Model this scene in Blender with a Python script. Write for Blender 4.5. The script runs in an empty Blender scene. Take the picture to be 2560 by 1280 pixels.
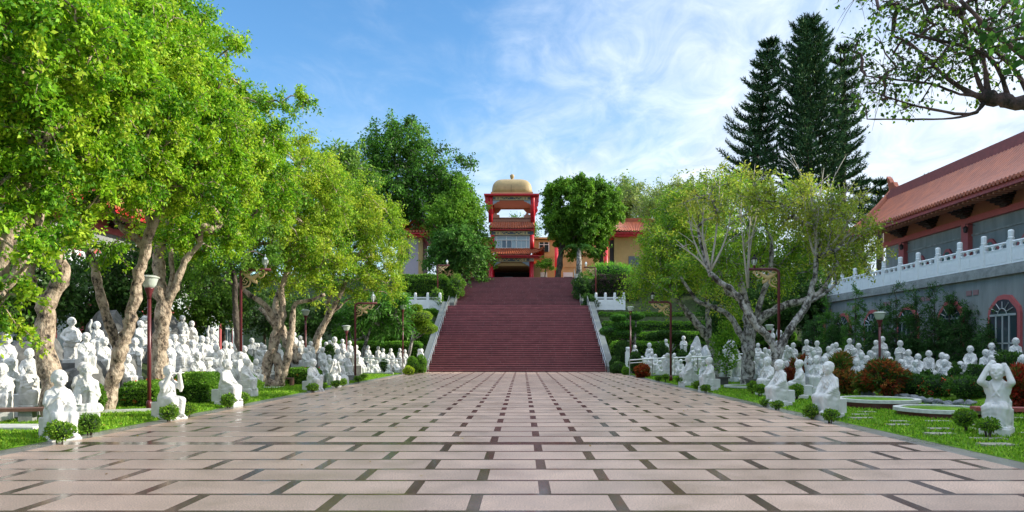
import bpy, bmesh, math, random
import numpy as np
from mathutils import Vector, Matrix
R = math.radians
random.seed(5); rng = np.random.default_rng(5)
sc = bpy.context.scene
COL = sc.collection
F, CX, HZ, CH = 1800.0, 1306.0, 876.0, 1.6
def XZ(px, py, Y): return ((px-CX)/F*Y, CH+(HZ-py)/F*Y)
def PT(px, py, Y):
    x, z = XZ(px, py, Y); return (x, Y, z)

# ------------------------------------------------------------------ materials
MATS = {}
def mat(name, col, rough=0.6, metal=0.0, noise=0.0, nscale=8.0, bump=0.0, bscale=40.0, spec=0.5, alpha=None, coat=0.0, col2=None, stretch=None):
    if name in MATS: return MATS[name]
    m = bpy.data.materials.new(name); m.use_nodes = True
    nt = m.node_tree; b = nt.nodes['Principled BSDF']
    b.inputs['Base Color'].default_value = (*col, 1); b.inputs['Roughness'].default_value = rough
    b.inputs['Metallic'].default_value = metal; b.inputs['Specular IOR Level'].default_value = spec
    b.inputs['Coat Weight'].default_value = coat
    tc = nt.nodes.new('ShaderNodeTexCoord')
    if noise > 0 or col2 is not None:
        n = nt.nodes.new('ShaderNodeTexNoise'); n.inputs['Scale'].default_value = nscale; n.inputs['Detail'].default_value = 6
        n.inputs['Roughness'].default_value = 0.65
        if stretch:
            mpp = nt.nodes.new('ShaderNodeMapping'); mpp.inputs['Scale'].default_value = stretch; nt.links.new(tc.outputs['Object'], mpp.inputs[0]); nt.links.new(mpp.outputs[0], n.inputs['Vector'])
        else: nt.links.new(tc.outputs['Object'], n.inputs['Vector'])
        r = nt.nodes.new('ShaderNodeValToRGB')
        r.color_ramp.elements[0].position = 0.35; r.color_ramp.elements[1].position = 0.68
        c2 = col2 if col2 is not None else tuple(max(0, c*(1-noise)) for c in col)
        r.color_ramp.elements[0].color = (*c2, 1); r.color_ramp.elements[1].color = (*col, 1)
        nt.links.new(n.outputs['Fac'], r.inputs['Fac']); nt.links.new(r.outputs['Color'], b.inputs['Base Color'])
    if bump > 0:
        n2 = nt.nodes.new('ShaderNodeTexNoise'); n2.inputs['Scale'].default_value = bscale; n2.inputs['Detail'].default_value = 4
        nt.links.new(tc.outputs['Object'], n2.inputs['Vector'])
        bp = nt.nodes.new('ShaderNodeBump'); bp.inputs['Strength'].default_value = bump; bp.inputs['Distance'].default_value = 0.02
        nt.links.new(n2.outputs['Fac'], bp.inputs['Height']); nt.links.new(bp.outputs['Normal'], b.inputs['Normal'])
    if alpha is not None: b.inputs['Alpha'].default_value = alpha
    MATS[name] = m; return m

def leafmat(name, trans=0.35, gloss=0.04):
    m = bpy.data.materials.new(name); m.use_nodes = True; nt = m.node_tree; nt.nodes.clear()
    out = nt.nodes.new('ShaderNodeOutputMaterial'); at = nt.nodes.new('ShaderNodeAttribute'); at.attribute_name = 'Col'
    d = nt.nodes.new('ShaderNodeBsdfDiffuse'); t = nt.nodes.new('ShaderNodeBsdfTranslucent'); g = nt.nodes.new('ShaderNodeBsdfGlossy')
    g.inputs['Roughness'].default_value = 0.55; g.inputs['Color'].default_value = (.6, .75, .4, 1)
    m1 = nt.nodes.new('ShaderNodeMixShader'); m2 = nt.nodes.new('ShaderNodeMixShader')
    m1.inputs['Fac'].default_value = trans; m2.inputs['Fac'].default_value = gloss
    nt.links.new(at.outputs['Color'], d.inputs['Color']); nt.links.new(at.outputs['Color'], t.inputs['Color'])
    nt.links.new(d.outputs[0], m1.inputs[1]); nt.links.new(t.outputs[0], m1.inputs[2])
    nt.links.new(m1.outputs[0], m2.inputs[1]); nt.links.new(g.outputs[0], m2.inputs[2])
    nt.links.new(m2.outputs[0], out.inputs['Surface'])
    return m
LEAF = leafmat('leaf', 0.46, 0.04); NEEDLE = leafmat('needle', 0.12, 0.05)

def granite(name, c1, c2, rough, scale=220, var=True, coat=0.0, stain=0.12, blotch=0.0):
    m = bpy.data.materials.new(name); m.use_nodes = True; nt = m.node_tree; b = nt.nodes['Principled BSDF']
    tc = nt.nodes.new('ShaderNodeTexCoord')
    v = nt.nodes.new('ShaderNodeTexNoise'); v.inputs['Scale'].default_value = scale; v.inputs['Detail'].default_value = 2
    nt.links.new(tc.outputs['Object'], v.inputs['Vector'])
    r = nt.nodes.new('ShaderNodeValToRGB'); r.color_ramp.elements[0].position = .38; r.color_ramp.elements[1].position = .6
    r.color_ramp.elements[0].color = (*c2, 1); r.color_ramp.elements[1].color = (*c1, 1)
    nt.links.new(v.outputs['Fac'], r.inputs['Fac'])
    n = nt.nodes.new('ShaderNodeTexNoise'); n.inputs['Scale'].default_value = 0.9; n.inputs['Detail'].default_value = 7; n.inputs['Roughness'].default_value = .7
    nt.links.new(tc.outputs['Object'], n.inputs['Vector'])
    mr = nt.nodes.new('ShaderNodeMapRange'); mr.inputs['From Min'].default_value = .3; mr.inputs['From Max'].default_value = .7
    mr.inputs['To Min'].default_value = 1-stain; mr.inputs['To Max'].default_value = 1+stain
    nt.links.new(n.outputs['Fac'], mr.inputs['Value'])
    mx = nt.nodes.new('ShaderNodeMix'); mx.data_type = 'RGBA'; mx.blend_type = 'MULTIPLY'; mx.inputs[0].default_value = 1
    nt.links.new(r.outputs['Color'], mx.inputs[6]); nt.links.new(mr.outputs['Result'], mx.inputs[7])
    last = mx.outputs[2]
    if var:
        at = nt.nodes.new('ShaderNodeAttribute'); at.attribute_name = 'Col'
        m3 = nt.nodes.new('ShaderNodeMix'); m3.data_type = 'RGBA'; m3.blend_type = 'MULTIPLY'; m3.inputs[0].default_value = 1
        nt.links.new(last, m3.inputs[6]); nt.links.new(at.outputs['Color'], m3.inputs[7]); last = m3.outputs[2]
    nt.links.new(last, b.inputs['Base Color'])
    mr2 = nt.nodes.new('ShaderNodeMapRange'); mr2.inputs['From Min'].default_value = .35; mr2.inputs['From Max'].default_value = .65
    mr2.inputs['To Min'].default_value = max(.03, rough*.7); mr2.inputs['To Max'].default_value = rough*1.3
    nt.links.new(n.outputs['Fac'], mr2.inputs['Value']); nt.links.new(mr2.outputs['Result'], b.inputs['Roughness'])
    b.inputs['Coat Weight'].default_value = coat; b.inputs['Coat Roughness'].default_value = .04
    MATS[name] = m; return m

# ------------------------------------------------------------------ object helpers
def link(o, parent=None):
    COL.objects.link(o)
    if parent is not None: o.parent = parent
    return o
def tag(o, label=None, cat=None, group=None, kind=None):
    if label: o['label'] = label
    if cat: o['category'] = cat
    if group: o['group'] = group
    if kind: o['kind'] = kind
    return o
def thing(name, label, cat, loc=(0, 0, 0), rz=0, group=None):
    o = bpy.data.objects.new(name, None); o.empty_display_size = .2; o.location = loc; o.rotation_euler = (0, 0, rz)
    link(o); return tag(o, label, cat, group)
def kids(o): return [c for c in COL.objects if c.parent == o]
def copy_tree(o, parent=None, loc=None, rz=None, scale=None, label=None, group=None):
    ch = KID.get(o.name)
    if ch is None: ch = KID[o.name] = kids(o)
    c = o.copy(); COL.objects.link(c); c.parent = parent
    if loc is not None: c.location = loc
    if rz is not None: c.rotation_euler = (0, 0, rz)
    if scale is not None: c.scale = scale if hasattr(scale, '__len__') else (scale,)*3
    if label: c['label'] = label
    if group: c['group'] = group
    for k in ch: copy_tree(k, c)
    return c
KID = {}

class MB:
    def __init__(s): s.v = []; s.f = []; s.m = []; s.c = []
    def add(s, vs, fs, mi=0, col=1.0):
        n = len(s.v); s.v.extend(vs)
        for f in fs: s.f.append(tuple(i+n for i in f)); s.m.append(mi); s.c.append(col)
    def box(s, x0, x1, y0, y1, z0, z1, mi=0, col=1.0):
        s.add([(x0, y0, z0), (x1, y0, z0), (x1, y1, z0), (x0, y1, z0), (x0, y0, z1), (x1, y0, z1), (x1, y1, z1), (x0, y1, z1)],
              [(3, 2, 1, 0), (4, 5, 6, 7), (0, 1, 5, 4), (1, 2, 6, 5), (2, 3, 7, 6), (3, 0, 4, 7)], mi, col)
    def bevbox(s, x0, x1, y0, y1, z0, z1, b=.02, mi=0):
        # box with chamfered top edges
        s.add([(x0, y0, z0), (x1, y0, z0), (x1, y1, z0), (x0, y1, z0), (x0, y0, z1-b), (x1, y0, z1-b), (x1, y1, z1-b), (x0, y1, z1-b),
               (x0+b, y0+b, z1), (x1-b, y0+b, z1), (x1-b, y1-b, z1), (x0+b, y1-b, z1)],
              [(3, 2, 1, 0), (8, 9, 10, 11), (0, 1, 5, 4), (1, 2, 6, 5), (2, 3, 7, 6), (3, 0, 4, 7), (4, 5, 9, 8), (5, 6, 10, 9), (6, 7, 11, 10), (7, 4, 8, 11)], mi)
    def obox(s, c, ax, ay, hz, mi=0):
        # oriented box: centre c, half-axis vectors ax, ay, hz
        c, ax, ay, hz = map(Vector, (c, ax, ay, hz)); vs = []
        for k in (-1, 1):
            for a, b in ((-1, -1), (1, -1), (1, 1), (-1, 1)): vs.append(tuple(c+ax*a+ay*b+hz*k))
        s.add(vs, [(3, 2, 1, 0), (4, 5, 6, 7), (0, 1, 5, 4), (1, 2, 6, 5), (2, 3, 7, 6), (3, 0, 4, 7)], mi)
    def tube(s, pts, rad, n=8, cap=True, mi=0):
        pts = [Vector(p) for p in pts]; k = len(pts)
        if not hasattr(rad, '__len__'): rad = [rad]*k
        base = len(s.v); u = None
        for i, p in enumerate(pts):
            t = (pts[min(i+1, k-1)]-pts[max(i-1, 0)])
            if t.length < 1e-9: t = Vector((0, 0, 1))
            t.normalize()
            if u is None:
                u = t.cross(Vector((0, 1, 0)) if abs(t.y) < .9 else Vector((1, 0, 0)))
            u = (u - t*u.dot(t)); u.normalize(); w = t.cross(u)
            for j in range(n):
                a = 2*math.pi*j/n; q = p+(u*math.cos(a)+w*math.sin(a))*rad[i]; s.v.append(tuple(q))
        for i in range(k-1):
            for j in range(n):
                a = base+i*n+j; b = base+i*n+(j+1) % n
                s.f.append((a, b, b+n, a+n)); s.m.append(mi); s.c.append(1.0)
        if cap:
            s.f.append(tuple(base+j for j in range(n))[::-1]); s.m.append(mi); s.c.append(1.0)
            s.f.append(tuple(base+(k-1)*n+j for j in range(n))); s.m.append(mi); s.c.append(1.0)
    def lathe(s, prof, n=16, c=(0, 0, 0), mi=0, sq=None):
        # prof: list (r,z)
        base = len(s.v); k = len(prof)
        for r, z in prof:
            for j in range(n):
                a = 2*math.pi*(j+.5)/n; ca, sa = math.cos(a), math.sin(a); f = 1
                if sq: f = (abs(ca)**sq+abs(sa)**sq)**(-1/sq)
                s.v.append((c[0]+r*f*ca, c[1]+r*f*sa, c[2]+z))
        for i in range(k-1):
            for j in range(n):
                a = base+i*n+j; b = base+i*n+(j+1) % n
                s.f.append((a, b, b+n, a+n)); s.m.append(mi); s.c.append(1.0)
        s.f.append(tuple(base+j for j in range(n))[::-1]); s.m.append(mi); s.c.append(1.0)
        s.f.append(tuple(base+(k-1)*n+j for j in range(n))); s.m.append(mi); s.c.append(1.0)
    def ell(s, c, r, n=10, m=7, mi=0, jit=0):
        pr = []; base = len(s.v)
        for i in range(m+1):
            ph = math.pi*i/m
            for j in range(n):
                a = 2*math.pi*j/n; q = 1+jit*(random.random()-.5)
                s.v.append((c[0]+r[0]*math.sin(ph)*math.cos(a)*q, c[1]+r[1]*math.sin(ph)*math.sin(a)*q, c[2]-r[2]*math.cos(ph)*q))
        for i in range(m):
            for j in range(n):
                a = base+i*n+j; b = base+i*n+(j+1) % n
                s.f.append((a, b, b+n, a+n)); s.m.append(mi); s.c.append(1.0)
    def prism(s, poly, axis, a, b, mi=0):
        # poly in the 2 other axes extruded along axis from a to b
        def P(u, v, t): return {'x': (t, u, v), 'y': (u, t, v), 'z': (u, v, t)}[axis]
        n = len(poly)
        s.add([P(u, v, a) for u, v in poly]+[P(u, v, b) for u, v in poly],
              [tuple(range(n))[::-1], tuple(range(n, 2*n))]+[(i, (i+1) % n, (i+1) % n+n, i+n) for i in range(n)], mi)
    def build(s, name, mats, parent=None, smooth=False, col=False, loc=None):
        me = bpy.data.meshes.new(name)
        me.from_pydata(s.v, [], s.f)
        if not isinstance(mats, (list, tuple)): mats = [mats]
        for m in mats: me.materials.append(m)
        if len(mats) > 1: me.polygons.foreach_set('material_index', s.m)
        if smooth: me.polygons.foreach_set('use_smooth', [True]*len(s.f))
        if col:
            at = me.color_attributes.new('Col', 'FLOAT_COLOR', 'CORNER')
            arr = []
            for f, c in zip(s.f, s.c): 
                cc = c if hasattr(c, '__len__') else (c, c, c)
                arr += [cc[0], cc[1], cc[2], 1.0]*len(f)
            at.data.foreach_set('color', arr)
        bm = bmesh.new(); bm.from_mesh(me); bmesh.ops.recalc_face_normals(bm, faces=bm.faces); bm.to_mesh(me); bm.free()
        me.update()
        o = bpy.data.objects.new(name, me); link(o, parent)
        if loc is not None: o.location = loc
        return o

def leafobj(name, V, C, material, parent=None, tri=False):
    """V (N,4,3) quads; C (N,3) colours"""
    N, k = V.shape[0], V.shape[1]
    me = bpy.data.meshes.new(name)
    me.vertices.add(N*k); me.vertices.foreach_set('co', V.reshape(-1).astype(np.float32))
    me.loops.add(N*k); me.loops.foreach_set('vertex_index', np.arange(N*k, dtype=np.int32))
    me.polygons.add(N); me.polygons.foreach_set('loop_start', np.arange(0, N*k, k, dtype=np.int32))
    me.polygons.foreach_set('loop_total', np.full(N, k, dtype=np.int32))
    me.update(calc_edges=True)
    at = me.color_attributes.new('Col', 'FLOAT_COLOR', 'POINT')
    cc = np.ones((N, k, 4), np.float32); cc[:, :, :3] = C[:, None, :]
    at.data.foreach_set('color', cc.reshape(-1))
    me.materials.append(material)
    o = bpy.data.objects.new(name, me); link(o, parent); return o

def unit(a): return a/np.maximum(np.linalg.norm(a, axis=1, keepdims=True), 1e-9)
def palette(pal, n, ids=None, jit=.18):
    pal = np.array(pal); 
    if ids is None: k = rng.integers(0, len(pal), n); b = pal[k]
    else:
        nb = int(ids.max())+1; w = rng.random((nb, 1)); k1 = rng.integers(0, len(pal), nb)
        kk = np.where(rng.random(n) < .6, k1[ids], rng.integers(0, len(pal), n)); b = pal[kk]
    return np.clip(b*(1+jit*rng.standard_normal((n, 1))), .003, .9)
def leaves(P, size, width=.5, droop=.6, outward=None, jitter=.35):
    """diamond leaves hung at points P -> (N,4,3)"""
    n = len(P); d = rng.standard_normal((n, 3)); d = unit(d)
    if outward is not None: d = d*.8+unit(outward)*.9
    d[:, 2] -= droop; d = unit(d)
    s = unit(np.cross(d, rng.standard_normal((n, 3))))
    L = size*(1+jitter*(rng.random((n, 1))*2-1)); W = L*width*.5
    nn = np.cross(d, s)*W*.35
    return np.stack([P, P+d*L*.42+s*W+nn, P+d*L, P+d*L*.42-s*W+nn], 1)
# ------------------------------------------------------------------ statue list: px, top y, depth, full height, pose, zone
# poses: k hands on knees, r hand raised, m meditating, f flute, a arm up, s standing, b fat belly standing, h hands on head, t hat, c leg up, w bearded kneeling, n reading bowed
ST = []
def S(zone, txt, poses=None):
    for e in txt.split(';'):
        e = e.strip()
        if not e: continue
        q = e.split(); ST.append((zone, float(q[0]), float(q[1]), float(q[2]), q[3], float(q[4]) if len(q) > 4 else None))
S('LF', '147 914 13 r 1.33;421 902 16.9 f 1.33;566 894.7 20.7 k 1.33;781.6 890 28.2 c 1.36;835 894 32 f 1.3;896 880 42 s 1.5')
S('LA', '17 834 19.5 k;5 905.6 16 k;23 893 17.8 s;74 869 18.8 k;71 905 16.8 n;208 903 17.6 s;218 907 16.1 w;179 791.6 21.5 b;215 829.5 20.6 k;242 802 24.7 a;260 841 21.8 k;295 830 23 m;318 884 22.6 k;-40 880 18 k;-25 850 20 s')
S('LB', '337.5 843 24 s;350 800 27 k;361 788 28 s;433.6 791.6 31 k;456 787 31 r;421 816 30 m;437 834 27 k;422 846 24 k;457 838 25 t;482 848 26 k;479 801 32 k;504 838 28 r;517 841 29 s;531 817 30 a;494.6 878 22.5 k;526 875 24.5 n;551 873.6 24.5 f;423 895 23 m;540 860 27 k')
S('LC', '477 899 23 m;497 902 23 k;521.5 896 23 t;539 898 23.6 n;585 898 24 m;563.7 851 30 s;575 855 32 k;590 862 28 k;609 863 27.5 k;614 893 24 k;600 878 26 m')
S('LD', '629 844 35 s;636 856 35.6 k;644 856.6 36.4 k;653 856 37 n;660 861 36 k;640 896 29 n;615 896 30 k;697 858 36 r;665 874 34 k;648 874 34.5 m')
S('LE', '735 829 41 s;750 838 40 s;738 855 38 k;754 849 40.5 k;777 852 38 k;772 862.5 37 m;764 868 36 k;795 825 45 s;806 867 37 k;815 854 42.5 k;824 850 43 s;836 841 42 k 1.6;856 847 45 k;856.5 857.6 40 k;874 851 44.5 m;844 871 38 m;858 872 38.6 k;890 861.5 41 k;867 880 37 r;822 886 35 n;824.6 894 34 k;852 897 34.4 m;812 902 35 n;745 868 37 k')
S('LG', '912 857 45.5 k;920 863.5 42.5 k;931 887 40.5 k;945 865 44.5 r;957 870 43.5 k;953.5 887 41.5 m;967 885 41.8 s;977 870 45 k;983 888 42.8 m;999 870 48 f;1012 873 46.5 k;925 897 40 m;941 899 40.4 k;905 893 39.6 k;971 899 41 m;990 898 42 k;1003 896 44 k')
S('RA', '1587.6 862 48.5 k;1586 881.5 46 k;1605.6 889.4 45 m;1623.7 856 50 m 1.5;1624.5 872 47.2 k;1630 879.6 46.2 k;1638.5 884.5 45.2 k;1626 892 44.5 n;1665.5 847 50 s 1.5;1661 886.5 43.2 k;1657 891.6 42.2 k;1709 839 48 s 1.65;1686 882 44 k;1691 891 43 m;1731 864 46.4 k;1746.8 871 45.2 r;1731 875.5 44.2 m;1724.6 883 43.2 k;1612 897 43.5 m;1650 899 42 n;1679 900 41.6 m;1702 897 42 k')
S('RF', '1669 884.5 39 a 1.4;1722 890 32.1 k 1.35;1774.6 893.9 28.2 c 1.33;1920 894.7 24.8 r 1.33;1950 899.6 20.4 k 1.33;2000 907 23 a 1.25;2073 907 16.8 k 1.33;2494 933 13.3 h 1.3')
S('RC', '1733 899 39.5 s;1760 900 34 k;1817 870.6 40.6 k;1810 900 36 n;1826 883 39 s;1820.6 892 37.2 k;1842.7 902 35 m;1844 874 42 k;1826 856 44 s;1832 868 42.6 k;1798 880 41 k')
S('RD', '1895 857 44.5 k;1913 868 38 k;1895.7 892 34 s;1903.5 897.7 33 k;1902.5 903.5 31 n;1884 901.6 33.4 s;1931 819.5 44 s;1951 825 44.5 a;1965 900.6 27 s;1968 862 36 k;1983.6 856 36.6 s;1975 867.4 34.2 f;1906 880 37 k;1940 880 38 m;1925 872 40 k')
S('RE', '2017 848 37.4 s;2028.5 866.4 34 k;2043 851 36 s;2035 875 32 k;2064.6 883 30 k;2042 887 24.6 r 1.3;2061 888 25.2 k 1.3;2025 893 26 a 1.2;2072 864.5 33 k;2082 858.6 36 s;2090 855 35 k;2099 869 33 n;2115 874 32 s;2118 877 30 k;2124 845 36 s;2137 868.8 31 k;2146.6 857 34 s;2141 895 26 n;2167 887.5 24.5 b 1.35;2155 880 28.5 k')
S('RG', '2175 875 29 m;2190.6 849.4 34.4 n;2206 840 34 s;2218 877 29.4 k;2225 891 27 k;2250 850 31.4 s;2271 872.5 30.2 k;2295 883 29 k;2252.5 897 27 m;2290 898 26.2 n;2322 875 29.2 m;2355 880 29.4 k;2365 884 28.2 k;2362.5 897 26.2 r;2401 902 25.6 s')
S('RH', '2426 863 27.4 k;2464 872 27 m;2479 856 28.4 k;2481 886 26 s;2481 899 24.2 k;2539 843 26.6 m;2557 885 24 f;2590 870 25 k')
ZONE = {'LF': ('at the left plaza edge', 'white statues lining the left edge of the plaza'),
 'LA': ('on rockery behind forked trunk', 'white statues on the left rockery'),
 'LB': ('heaped behind the knobbly pale trunk', 'white statues piled behind the left hedge'),
 'LC': ('just behind the left flower hedge', 'white statues behind the left flower hedge'),
 'LD': ('around the crossed trunks', 'white statues around the crossed trunks'),
 'LE': ('left of the far arm lamp', 'white statues between leaning trunk and arm lamp'),
 'LG': ('behind the left steel handrail', 'white statues behind the left handrail'),
 'RA': ('behind the right steel handrail', 'white statues behind the right handrail'),
 'RF': ('at the right plaza edge', 'white statues lining the right edge of the plaza'),
 'RC': ('between the two dark trunks', 'white statues between the right trunks'),
 'RD': ('behind the forked silver trunk', 'white statues behind the forked silver trunk'),
 'RE': ('above the smaller red bushes', 'white statues above the red bushes'),
 'RG': ('around the right globe lamp', 'white statues around the right globe lamp'),
 'RH': ('under the big arched window', 'white statues under the arched window')}
HT = {'k': 1.25, 'r': 1.25, 'm': 1.12, 'f': 1.25, 'a': 1.25, 's': 1.5, 'b': 1.45, 'h': 1.25, 't': 1.3, 'c': 1.25, 'w': 1.25, 'n': 1.2}
FIG = []   # zone,x,y,z,h,pose,px
for (zn, px, ty, Y, po, H) in ST:
    if zn == 'LG': Y = 48.7+(Y-39.6)*.5
    if zn == 'RA': Y = 44.9+(Y-41.6)*.85
    H = (H or HT[po])*(1 if zn in ('LF', 'RF') else .94); x, zt = XZ(px, ty, Y); FIG.append([zn, x, Y, zt-H, H, po, px])
_sx = np.array([f[1] for f in FIG]); _sy = np.array([f[2] for f in FIG]); _sz = np.array([max(0, f[3]) if f[0] not in ('LF', 'RF') else 0 for f in FIG])
def smooth(t): t = min(1, max(0, t)); return t*t*(3-2*t)
STC = -.4; Y0, Y1, Y2, Y3 = 53.3, 68.1, 69.6, 78.2; ZL, ZT = 5.8, 9.5
def ground(x, y):
    """terrain height"""
    if y > 54:
        if y > 80: return ZT-.03
        t = (y-54)/(79-54); b = ZT*t-.03
        if abs(x-STC) < 6.9: b -= .9
        return b
    if -8.3 < x < 7.1: return -.08
    w0 = .35; d2 = (_sx-x)**2+(_sy-y)**2*.6; w = np.exp(-d2/3.0)
    side = smooth((-10.6-x)/4) if x < 0 else smooth((x-9.0)/4)
    far = 1.2*smooth((-11-x)/6) if x < 0 else 1.0*smooth((x-11)/6)
    z = (float((w*_sz).sum())+w0*far)/(float(w.sum())+w0)
    z = min(z, 3.0)*side
    edge = min(1, max(0, (abs(x+.6)-7.75)/.6))
    e = smooth((y-52)/2.0)
    return max(z, 0.03*edge)*(1-e)+.004+.02*edge
gcache = {}
def gz(x, y):
    k = (round(x*4), round(y*4))
    if k not in gcache: gcache[k] = ground(k[0]/4, k[1]/4)
    return gcache[k]

# ------------------------------------------------------------------ world, camera, sun
cam = bpy.data.cameras.new('camera'); co = bpy.data.objects.new('camera', cam); COL.objects.link(co); sc.camera = co
cam.sensor_width = 36; cam.lens = 36*F/2560; cam.shift_x = -(CX-1280)/2560; cam.shift_y = (HZ-640)/2560
cam.clip_end = 3000; co.location = (0, 0, CH); co.rotation_euler = (R(90), 0, 0)
SUN_EL, SUN_AZ = 21.0, 84.0
w = bpy.data.worlds.new('World'); sc.world = w; w.use_nodes = True; nt = w.node_tree
bg = nt.nodes['Background']; sky = nt.nodes.new('ShaderNodeTexSky'); sky.sky_type = 'NISHITA'; sky.sun_disc = False
sky.sun_elevation = R(SUN_EL); sky.sun_rotation = R(SUN_AZ); sky.air_density = 1.0; sky.dust_density = .6; sky.ozone_density = 2.0
bg.inputs['Strength'].default_value = .13
tc = nt.nodes.new('ShaderNodeTexCoord'); mp = nt.nodes.new('ShaderNodeMapping'); mp.vector_type = 'POINT'
def N(t, **k):
    n = nt.nodes.new(t)
    for a, b in k.items(): n.inputs[a].default_value = b
    return n
sep = N('ShaderNodeSeparateXYZ'); nt.links.new(tc.outputs['Generated'], sep.inputs[0])
# project the view direction on a high cloud layer: (x/z', y/z')
zz = nt.nodes.new('ShaderNodeMath'); zz.operation = 'ADD'; zz.inputs[1].default_value = .22; nt.links.new(sep.outputs['Z'], zz.inputs[0])
dx = nt.nodes.new('ShaderNodeMath'); dx.operation = 'DIVIDE'; nt.links.new(sep.outputs['X'], dx.inputs[0]); nt.links.new(zz.outputs[0], dx.inputs[1])
dy = nt.nodes.new('ShaderNodeMath'); dy.operation = 'DIVIDE'; nt.links.new(sep.outputs['Y'], dy.inputs[0]); nt.links.new(zz.outputs[0], dy.inputs[1])
cb = nt.nodes.new('ShaderNodeCombineXYZ'); nt.links.new(dx.outputs[0], cb.inputs[0]); nt.links.new(dy.outputs[0], cb.inputs[1])
mp.inputs['Rotation'].default_value = (0, 0, R(38)); mp.inputs['Scale'].default_value = (1.0, .8, 1); mp.inputs['Location'].default_value = (1.3, .4, 0)
nt.links.new(cb.outputs[0], mp.inputs[0])
n1 = N('ShaderNodeTexNoise', Scale=1.5, Detail=9.0, Roughness=.6, Distortion=.5); nt.links.new(mp.outputs[0], n1.inputs['Vector'])
mp2 = nt.nodes.new('ShaderNodeMapping'); mp2.inputs['Scale'].default_value = (6.5, 4.2, 1); mp2.inputs['Rotation'].default_value = (0, 0, R(-25)); nt.links.new(cb.outputs[0], mp2.inputs[0])
n2 = N('ShaderNodeTexNoise', Scale=1.0, Detail=8.0, Roughness=.62, Distortion=1.2); nt.links.new(mp2.outputs[0], n2.inputs['Vector'])
# cloud bank thickens towards the east (the sun's side)
e1 = nt.nodes.new('ShaderNodeMapRange'); e1.inputs['From Min'].default_value = -1.1; e1.inputs['From Max'].default_value = 1.0
e1.inputs['To Min'].default_value = -.40; e1.inputs['To Max'].default_value = .36; nt.links.new(dx.outputs[0], e1.inputs['Value'])
a1 = nt.nodes.new('ShaderNodeMath'); a1.operation = 'MULTIPLY_ADD'; a1.inputs[1].default_value = .95; nt.links.new(n1.outputs['Fac'], a1.inputs[0]); nt.links.new(e1.outputs[0], a1.inputs[2])
a2 = nt.nodes.new('ShaderNodeMath'); a2.operation = 'MULTIPLY_ADD'; a2.inputs[1].default_value = .26; nt.links.new(n2.outputs['Fac'], a2.inputs[0]); nt.links.new(a1.outputs[0], a2.inputs[2])
# low horizon haze
hz = nt.nodes.new('ShaderNodeMapRange'); hz.inputs['From Min'].default_value = 0.0; hz.inputs['From Max'].default_value = .42
hz.inputs['To Min'].default_value = .30; hz.inputs['To Max'].default_value = -.04; nt.links.new(sep.outputs['Z'], hz.inputs['Value'])
a3 = nt.nodes.new('ShaderNodeMath'); a3.operation = 'ADD'; nt.links.new(a2.outputs[0], a3.inputs[0]); nt.links.new(hz.outputs[0], a3.inputs[1])
rp = nt.nodes.new('ShaderNodeMapRange'); rp.interpolation_type = 'SMOOTHSTEP'; rp.inputs['From Min'].default_value = .40; rp.inputs['From Max'].default_value = .98; rp.inputs['To Max'].default_value = .92
nt.links.new(a3.outputs[0], rp.inputs['Value'])
mxs = nt.nodes.new('ShaderNodeMix'); mxs.data_type = 'RGBA'
hs = nt.nodes.new('ShaderNodeHueSaturation'); hs.inputs['Saturation'].default_value = 1.25; hs.inputs['Value'].default_value = 1.1
nt.links.new(sky.outputs[0], hs.inputs['Color'])
nt.links.new(rp.outputs[0], mxs.inputs[0]); nt.links.new(hs.outputs[0], mxs.inputs[6])
cc = nt.nodes.new('ShaderNodeValToRGB'); cc.color_ramp.elements[0].position = .36; cc.color_ramp.elements[0].color = (3.1, 3.6, 4.4, 1); cc.color_ramp.elements[1].position = .64; cc.color_ramp.elements[1].color = (4.3, 4.7, 5.2, 1)
nt.links.new(n2.outputs['Fac'], cc.inputs['Fac'])
# bright cloud added overhead, out of frame, as fill light for the shade
zc = nt.nodes.new('ShaderNodeMapRange'); zc.interpolation_type = 'SMOOTHSTEP'; zc.inputs['From Min'].default_value = .5; zc.inputs['From Max'].default_value = .8; zc.inputs['To Min'].default_value = 1.0; zc.inputs['To Max'].default_value = 2.0
nt.links.new(sep.outputs['Z'], zc.inputs['Value'])
sv = nt.nodes.new('ShaderNodeVectorMath'); sv.operation = 'SCALE'; nt.links.new(cc.outputs[0], sv.inputs[0]); nt.links.new(zc.outputs[0], sv.inputs['Scale']); nt.links.new(sv.outputs[0], mxs.inputs[7])
zb_ = nt.nodes.new('ShaderNodeMapRange'); zb_.interpolation_type = 'SMOOTHSTEP'; zb_.inputs['From Min'].default_value = .5; zb_.inputs['From Max'].default_value = .8; zb_.inputs['To Min'].default_value = 0; zb_.inputs['To Max'].default_value = .6; nt.links.new(sep.outputs['Z'], zb_.inputs['Value']); nt.links.new(zb_.outputs[0], a3.inputs[1]) if False else None
a4 = nt.nodes.new('ShaderNodeMath'); a4.operation = 'ADD'; nt.links.new(a3.outputs[0], a4.inputs[0]); nt.links.new(zb_.outputs[0], a4.inputs[1]); nt.links.new(a4.outputs[0], rp.inputs['Value'])
nt.links.new(mxs.outputs[2], bg.inputs['Color'])
sl = bpy.data.lights.new('sun', 'SUN'); sl.energy = 4.0; sl.angle = R(.5); sl.color = (1.0, .93, .80)
so = bpy.data.objects.new('sun', sl); COL.objects.link(so)
az = R(SUN_AZ); el = R(SUN_EL); sd = Vector((math.sin(az)*math.cos(el), math.cos(az)*math.cos(el), math.sin(el)))
so.rotation_euler = (-sd).to_track_quat('-Z', 'Y').to_euler(); so.location = (40, -10, 40)
sc.view_settings.view_transform = 'Standard'; sc.view_settings.look = 'None'; sc.view_settings.exposure = .96; sc.view_settings.gamma = 1

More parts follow.
